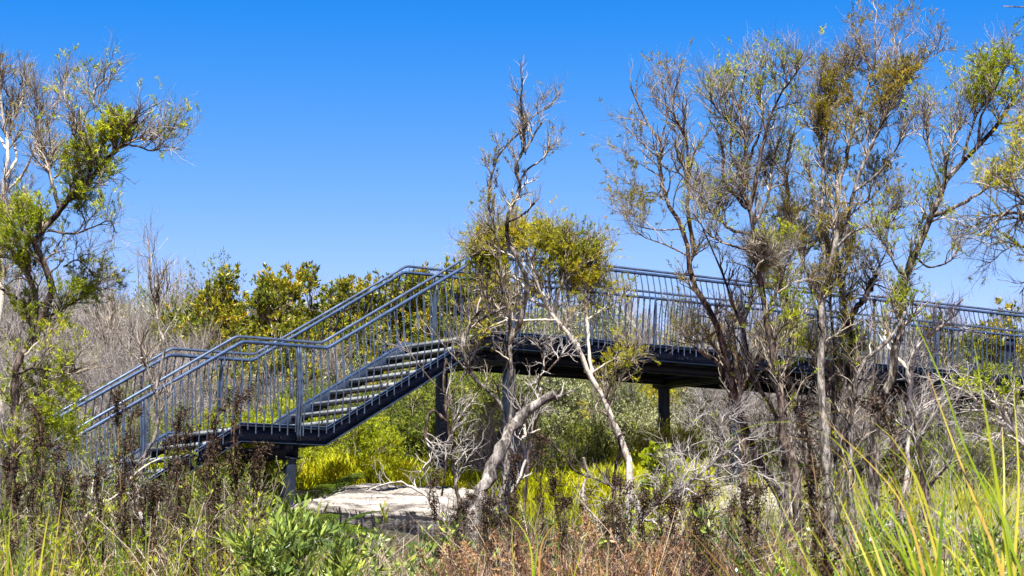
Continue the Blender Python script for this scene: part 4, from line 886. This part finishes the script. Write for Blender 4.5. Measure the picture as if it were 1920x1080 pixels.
# ------------------------------------------------------------------ sedge seed stalks
def stalk(ub, ut, vt, D, label, group, sc=1.):
    top = P(ut, vt, D); bx = P(ub, 1000, D)[0]; gz = float(ground(bx, D)); base = np.array([bx, D, gz-.03])
    mid = base*.45+top*.55+np.array([(bx-top[0])*.12, 0, .02]); tip = top+np.array([(top[0]-bx)*.10+.01, rng.normal()*.03, -.01])
    T = smooth_line(np.array([base, mid, top, tip]), 24); e = empty('sedge_stalk', base, label, 'sedge stalk', group)
    m = MB(); m.tubes(T[None], np.linspace(.0055, .0025, 24)[None], 6); link('culm', m.mesh('culm', True, base), M['culm'], e)
    # panicle
    T2 = T[None, 9:]; R2 = np.full((1, 15), .004)
    B, RB = grow(T2, R2, 58, .17*sc, .42, .4, .25, 6, .0026, .0, .97, along=1., shrink=.6)
    Cc, RC = grow(B, RB, 300, .05, .8, .1, .3, 3, .0016, .1, 1.)
    b, tn = pick(Cc, 5, .1, 1.); dr = nrm(tn*.6+rand_unit(len(b))*.8+np.array([0, 0, -.2])); m = MB(); m.tubes(B, RB, 3)
    m.leaves(b, dr, .016+.012*rng.random(len(b)), .0072); link('seed_head', m.mesh('seed_head', False, base), M['seed'], e)
    # two or three dry leaves hanging off the culm
    k = 3; a = rng.random(k)*6.28; L = np.zeros((k, 8, 3)); q = np.linspace(0, 1, 8); st = T[[5, 8, 11]]
    for i_ in range(k): L[i_] = st[i_]+np.stack([np.cos(a[i_])*.30*q, np.sin(a[i_])*.30*q, .34*q-.42*q**2.2], -1)
    m = MB(); m.blades(L, .003*np.linspace(1, .2, 8)[None]*np.ones((k, 1)), np.stack([-np.sin(a), np.cos(a), 0*a], -1)); link('bracts', m.mesh('bracts', False, base), M['sedge_dry'], e)
rng = np.random.default_rng(88)
for k in range(7):
    ub = 20+480*(k+rng.random())/7; stalk(ub, ub-25+50*rng.random(), 800+170*rng.random(), 12.2+2.5*rng.random(), 'blackish brown seed stalk of tall sedge in the left foreground before the lower stairs', 'sedge seed stalks at the left')
for k in range(9):
    ub = 800+640*(k+rng.random())/9; stalk(ub, ub-20+40*rng.random(), 900+90*rng.random(), 11.5+3*rng.random(), 'dark seed stalk of sedge in the centre foreground undergrowth', 'sedge seed stalks at the centre')
for a in [(100, 60, 790, 13.5), (60, 78, 835, 14), (125, 110, 860, 14.5), (150, 118, 900, 13), (240, 222, 765, 13), (255, 262, 778, 14), (230, 238, 840, 13.5), (330, 312, 845, 14), (325, 346, 780, 14.5), (400, 420, 770, 13), (425, 470, 745, 12.5), (355, 340, 890, 14), (180, 160, 915, 13), (285, 292, 930, 12.5), (410, 395, 880, 13.6), (30, 20, 880, 13)]:
    stalk(*a, 'blackish brown seed stalk of tall sedge in the left foreground before the lower stairs', 'sedge seed stalks at the left')
for a in [(830, 815, 905, 15), (870, 882, 935, 15), (975, 968, 860, 16), (1015, 1022, 830, 16), (1060, 1048, 905, 15), (1100, 1108, 935, 15), (1210, 1216, 950, 13), (1240, 1256, 915, 14), (930, 920, 950, 14), (1150, 1140, 960, 14), (1300, 1312, 945, 12.5), (1345, 1332, 935, 12), (1420, 1402, 925, 11.5), (1385, 1376, 960, 12)]:
    stalk(*a, 'dark seed stalk of sedge in the centre foreground undergrowth', 'sedge seed stalks at the centre')
stalk(1590, 1500, 800, 9, 'tall blurred dark sedge seed stalk before the straight grey trunk', None, 1.0)
stalk(1730, 1625, 778, 8.5, 'tall blurred dark seed stalk bending left among the right hand sedge blades', None, 1.0)
stalk(1560, 1530, 905, 9.5, 'shorter dark seed stalk between the two tall ones at the right', None, .8)

# ------------------------------------------------------------------ sedge tussocks
def tussock(name, label, u, v, D, N, Lm, wd, mat, traced=(), spread=.6, leanx=0., root=True, tw=.0045):
    b = P(u, v, D); b[2] = min(b[2], float(ground(b[0], b[1])))if root else b[2]
    e = empty(name, b, label, 'sedge'); a = rng.random(N)*6.28; n = 12; q = np.linspace(0, 1, n)
    L = Lm*(.62+.42*rng.random(N)); out_ = .6*spread*(.2+.8*rng.random(N)); T = np.zeros((N, n, 3))
    T[..., 0] = b[0]+((np.cos(a)*out_+leanx)*L)[:, None]*q[None]**1.5+rng.normal(size=(N, 1))*.05
    T[..., 1] = b[1]+(np.sin(a)*out_*L*.6)[:, None]*q[None]**1.5+rng.normal(size=(N, 1))*.05
    droop = rng.random(N)**1.2*.9
    T[..., 2] = b[2]+L[:, None]*(q[None]-droop[:, None]*q[None]**2.6*.55)
    side = nrm(np.stack([-np.sin(a)+.3, np.cos(a), 0*a], -1)); m = MB()
    w_ = wd*(.6+.7*rng.random(N))[:, None]*np.interp(q, [0, .3, .7, 1], [.8, 1, .7, .03])[None]; m.blades(T, w_/2, side)
    link('blades', m.mesh('blades', False, b), mat, e)
    if traced:
        Tt = []; Ww = []
        for pts, px, dd in traced:
            W3 = [P(uu, vv, D+dd*k/len(pts)) for k, (uu, vv) in enumerate(pts)]
            bb = b.copy(); bb[0] += (W3[0][0]-b[0])*.4
            W3.insert(0, (bb+W3[0])/2+np.array([0, 0, .05])); W3.insert(0, bb)
            t = smooth_line(np.array(W3), 30); Tt.append(t); Ww.append(to_m(px*1.35, D)/2*np.interp(np.linspace(0, 1, 30), [0, .3, .6, 1], [.9, 1, .8, .08]))
        Tt = np.array(Tt); m = MB(); sv = nrm(np.stack([np.ones(len(Tt)), rng.normal(size=len(Tt))*.5, -.25*np.ones(len(Tt))], -1)); m.blades(Tt, np.array(Ww), sv)
        link('long_blades', m.mesh('long_blades', False, b), mat, e)
rng = np.random.default_rng(99)
tussock('sedge_tussock', 'big green sedge clump with blades crossing the right foreground', 1840, 1250, 6.2, 190, 1.7, .019, M['sedge'], [
    ([(1895, 1090), (1868, 897), (1842, 740), (1826, 640)], 10, .0), ([(1880, 1080), (1824, 929), (1783, 819), (1740, 700)], 9, .2), ([(1918, 1085), (1855, 935), (1802, 819), (1776, 740), (1726, 624), (1674, 520)], 7, .1),
    ([(1824, 1080), (1776, 891), (1735, 860)], 7, -.2), ([(1880, 1080), (1883, 897), (1879, 800)], 8, .3), ([(1761, 1050), (1783, 875), (1802, 819)], 11, 0), ([(1900, 1090), (1910, 900), (1900, 720)], 8, .2),
    ([(1860, 1080), (1800, 900), (1700, 800), (1620, 780)], 4, .3), ([(1850, 1090), (1780, 980), (1680, 920), (1600, 920)], 8, .1), ([(1830, 1090), (1740, 1000), (1640, 970), (1560, 985)], 8, .2), ([(1900, 1090), (1860, 930), (1800, 860), (1720, 850)], 7, 0), ([(1810, 1090), (1730, 1040), (1650, 1030), (1590, 1050)], 8, -.1), ([(1905, 1090), (1880, 960), (1830, 880), (1770, 860)], 9, .2), ([(1870, 1090), (1850, 950), (1780, 830), (1690, 760)], 4, -.2)], spread=.8, leanx=-.16)
tussock('sedge_tussock', 'yellow green sedge clump arching left over the fallen grey shrub', 1700, 1260, 7.0, 170, 1.5, .017, M['sedge'], [
    ([(1710, 1080), (1635, 954), (1572, 831), (1496, 793), (1414, 797), (1364, 819)], 6, 0), ([(1735, 1090), (1682, 929), (1622, 860), (1572, 812), (1534, 771)], 7, .2), ([(1713, 1090), (1650, 973), (1591, 935), (1534, 910)], 8, -.1),
    ([(1720, 1080), (1666, 960), (1540, 938), (1446, 936), (1345, 943)], 7, .1), ([(1700, 1080), (1620, 970), (1560, 840), (1500, 822), (1400, 835), (1364, 868)], 4, .2), ([(1690, 1090), (1600, 1000), (1500, 980), (1440, 985)], 6, 0),
    ([(1750, 1090), (1700, 950), (1640, 860), (1600, 840)], 6, .3), ([(1740, 1090), (1660, 1010), (1560, 950), (1460, 940), (1400, 955)], 5, .1), ([(1720, 1095), (1600, 1030), (1500, 1010), (1420, 1030)], 6, -.1),
    ([(1760, 1080), (1720, 900), (1650, 800), (1580, 770), (1530, 780)], 6, .1), ([(1745, 1085), (1690, 980), (1600, 900), (1500, 870), (1440, 890)], 6, .3), ([(1690, 1090), (1560, 1050), (1450, 1050), (1370, 1070)], 5, 0),
    ([(1730, 1090), (1640, 1000), (1520, 900), (1460, 850)], 4, -.2), ([(1770, 1090), (1740, 960), (1700, 870), (1640, 820)], 8, 0)], spread=1.0, leanx=-.38)
tussock('sedge_tussock', 'orange tipped sedge clump at the lower right corner', 1960, 1240, 6.8, 100, 1.7, .016, M['sedge'], [
    ([(1960, 1090), (1930, 965), (1871, 941), (1792, 938), (1717, 948)], 6, 0), ([(1970, 1090), (1940, 900), (1850, 800), (1760, 770)], 4, .2), ([(1940, 1085), (1880, 960), (1800, 850), (1700, 740)], 4, -.2)], spread=.8, leanx=-.25)
tussock('sedge_tussock', 'green sedge blades rising in the lower left corner', 30, 1260, 9, 120, 1.6, .012, M['sedge'], spread=.45)
tussock('sedge_tussock', 'thin sedge tuft among the left seed stalks', 240, 1250, 11, 70, 1.45, .010, M['sedge'], spread=.55)
tussock('sedge_tussock', 'arching yellow green sedge tuft at the bottom centre', 985, 1260, 9.5, 70, 1.4, .011, M['sedge'], [([(1000, 1090), (985, 1000), (950, 965), (915, 975)], 6, 0), ([(1010, 1090), (1020, 1010), (1050, 975), (1085, 972)], 6, 0), ([(1000, 1090), (1005, 1000), (975, 950), (940, 930)], 4, 0)], spread=.75)
tussock('sedge_tussock', 'dry straw sedge tuft beside the orange bracken', 1130, 1250, 10, 80, 1.4, .008, M['straw'], spread=.6)
tussock('sedge_tussock', 'pale green sedge tuft left of the right hand seed stalks', 1480, 1250, 8, 90, 1.45, .010, M['sedge'], spread=.8)

# ------------------------------------------------------------------ leafy bushes, ferns, vine in the foreground
broad = shrub_proto(201, 1.45, .95, 16, 60, 190, 360, (.45, .28, .16), (.007, .004, .003), M['broad'], M['bark_orange'], (.092, .017), 10, up=.75, spread=.55, stem_r=.008, tip=.0)
broad2 = shrub_proto(202, 1.3, .8, 14, 50, 170, 320, (.4, .25, .15), (.006, .004, .0026), M['broad'], M['bark_orange'], (.086, .016), 10, up=.75, spread=.55, stem_r=.007, tip=.0)
for u, D, s, f, label in ((560, 11, .93, broad, 'long leaved green wattle bush in front of the landing column'), (640, 11.6, .92, broad2, 'green wattle bush leaning right over the sandstone shelf'), (480, 12, .85, broad2, 'darker green wattle bush left of the landing column foot'),
                     (735, 11.5, .66, broad2, 'low wattle bush at the bottom below the rock undercut'), (1620, 12, .72, broad, 'green leafy bush behind the sedge blades at lower right'), (1800, 12.5, .8, broad2, 'green leafy bush under the bleached crown at lower right')):
    f('wattle_bush', at(u, D), D, label, 'bush', s=s)
vine = shrub_proto(203, 1.15, .5, 8, 40, 150, 300, (.25, .15, .1), (.006, .004, .003), M['lime'], M['twig_mid'], (.085, .07), 5, up=.2, stem_r=.01, tip=.2)
vine('climbing_vine', at(1242, 26.6), 26.6, 'bright green broad leaved vine on the foot of the middle bridge column', 'vine', s=1.05)
def frond(n_p, L, mat, parent, loc, a, rise, droop, wdt=.16, name='frond'):
    q = np.linspace(0, 1, 20); T = np.stack([np.cos(a)*L*q*.9, np.sin(a)*L*q*.9, rise*q-droop*q**2.2], -1)
    m = MB(); m.tubes(T[None], np.linspace(.006, .0015, 20)[None], 4)
    t = np.linspace(.15, .99, n_p); f = t*19; i_ = f.astype(int).clip(0, 18); b = T[i_]+(T[i_+1]-T[i_])*(f-i_)[:, None]; tn = nrm(T[i_+1]-T[i_]); sd_ = nrm(np.cross(tn, [0, 0, 1.]))
    for sg in (-1, 1):
        ln = wdt*np.sin(math.pi*(t*.85+.12))**.8; dr = nrm(sd_*sg+tn*.35+np.array([0, 0, -.15])+rng.normal(size=b.shape)*.08)
        # each pinna carries small leaflets
        kk = 9; s_ = (np.arange(kk)+.5)/kk; bb = (b[:, None]+dr[:, None]*(ln[:, None]*s_[None])[..., None]).reshape(-1, 3)
        for s2 in (-1, 1):
            dd = nrm((dr[:, None]*.5+tn[:, None]*s2+rng.normal(size=(len(b), kk, 3))*.1).reshape(-1, 3)); m.leaves(bb, dd, np.repeat(ln, kk)*.20+.004, .009)
    link(name, m.mesh(name), mat, parent)
def fern(name, u, D, z, label, mat, nf, L, rise, a0, a1, droop=.5):
    x = at(u, D); gz = float(ground(x, D)); e = empty(name, (x, D, gz if z is None else z), label, 'fern')
    for k in range(nf):
        a = a0+(a1-a0)*(k+.5*rng.random())/nf; frond(34, L*(.8+.4*rng.random()), mat, e, None, a, rise*(.7+.5*rng.random()), droop*(.6+.8*rng.random()))
rng = np.random.default_rng(123)
fern('tree_fern', 572, 27.5, None, 'arching green fern fronds behind the landing column above the meadow edge', M['fern'], 10, 1.1, .95, -1.2, 5.0, .55)
fern('tree_fern', 600, 24.6, None, 'dark green fern in front of the left end of the sandstone shelf', M['fern'], 11, .9, .75, 0, 6.28, .45)
fern('fern', 910, 33, None, 'yellow green fern behind the curved dead limb at the meadow edge', M['fern'], 9, .9, .8, 0, 6.28, .4)
for u, D, label in ((985, 13, 'orange dead bracken at the bottom beside the arching sedge tuft'), (1070, 13.5, 'orange brown dead bracken in the centre of the bottom edge'), (1150, 13, 'curled dead bracken below the fallen grey shrub'), (1215, 14, 'rusty dead bracken right of the straw sedge tuft'), (900, 14, 'brown dead bracken left of the bottom centre')):
    fern('dead_bracken', u, D, None, label, M['dead_fern'], 13, .55, 1.15, 0, 6.28, .25)

# pale dead wood lying in the left undergrowth
tree('pale_dead_bough', 'thick pale bleached bough at the bottom left among the seed stalks', 'dead wood', 13.5, [([(305, 1180), (300, 1080), (288, 1030), (270, 985), (262, 960)], 15, 8, 0)], M['bark_pale'], M['twig_grey'], n1=4, n2=8, n3=12, L1=.2, L2=.15, L3=.1, seed=71)
tree('pale_crossing_branch', 'pale branch lying slanted below the lower stair flight', 'dead wood', 17, [([(120, 1060), (150, 990), (180, 950), (225, 925), (262, 880), (300, 860)], 10, 3, .2), ([(175, 955), (172, 925), (175, 900)], 4, 2, 0)], M['bark_pale'], M['twig_grey'], n1=16, n2=90, n3=260, L1=.35, L2=.25, L3=.15, seed=72, up=.1)
tree('grey_bent_stick', 'thin grey bent stick crossing the left seed stalks', 'dead wood', 13, [([(150, 1130), (170, 1040), (205, 1000), (245, 940), (275, 895)], 4, 2, 0)], M['bark_grey'], M['twig_mid'], n1=6, n2=12, n3=20, L1=.15, L2=.1, L3=.07, seed=73)
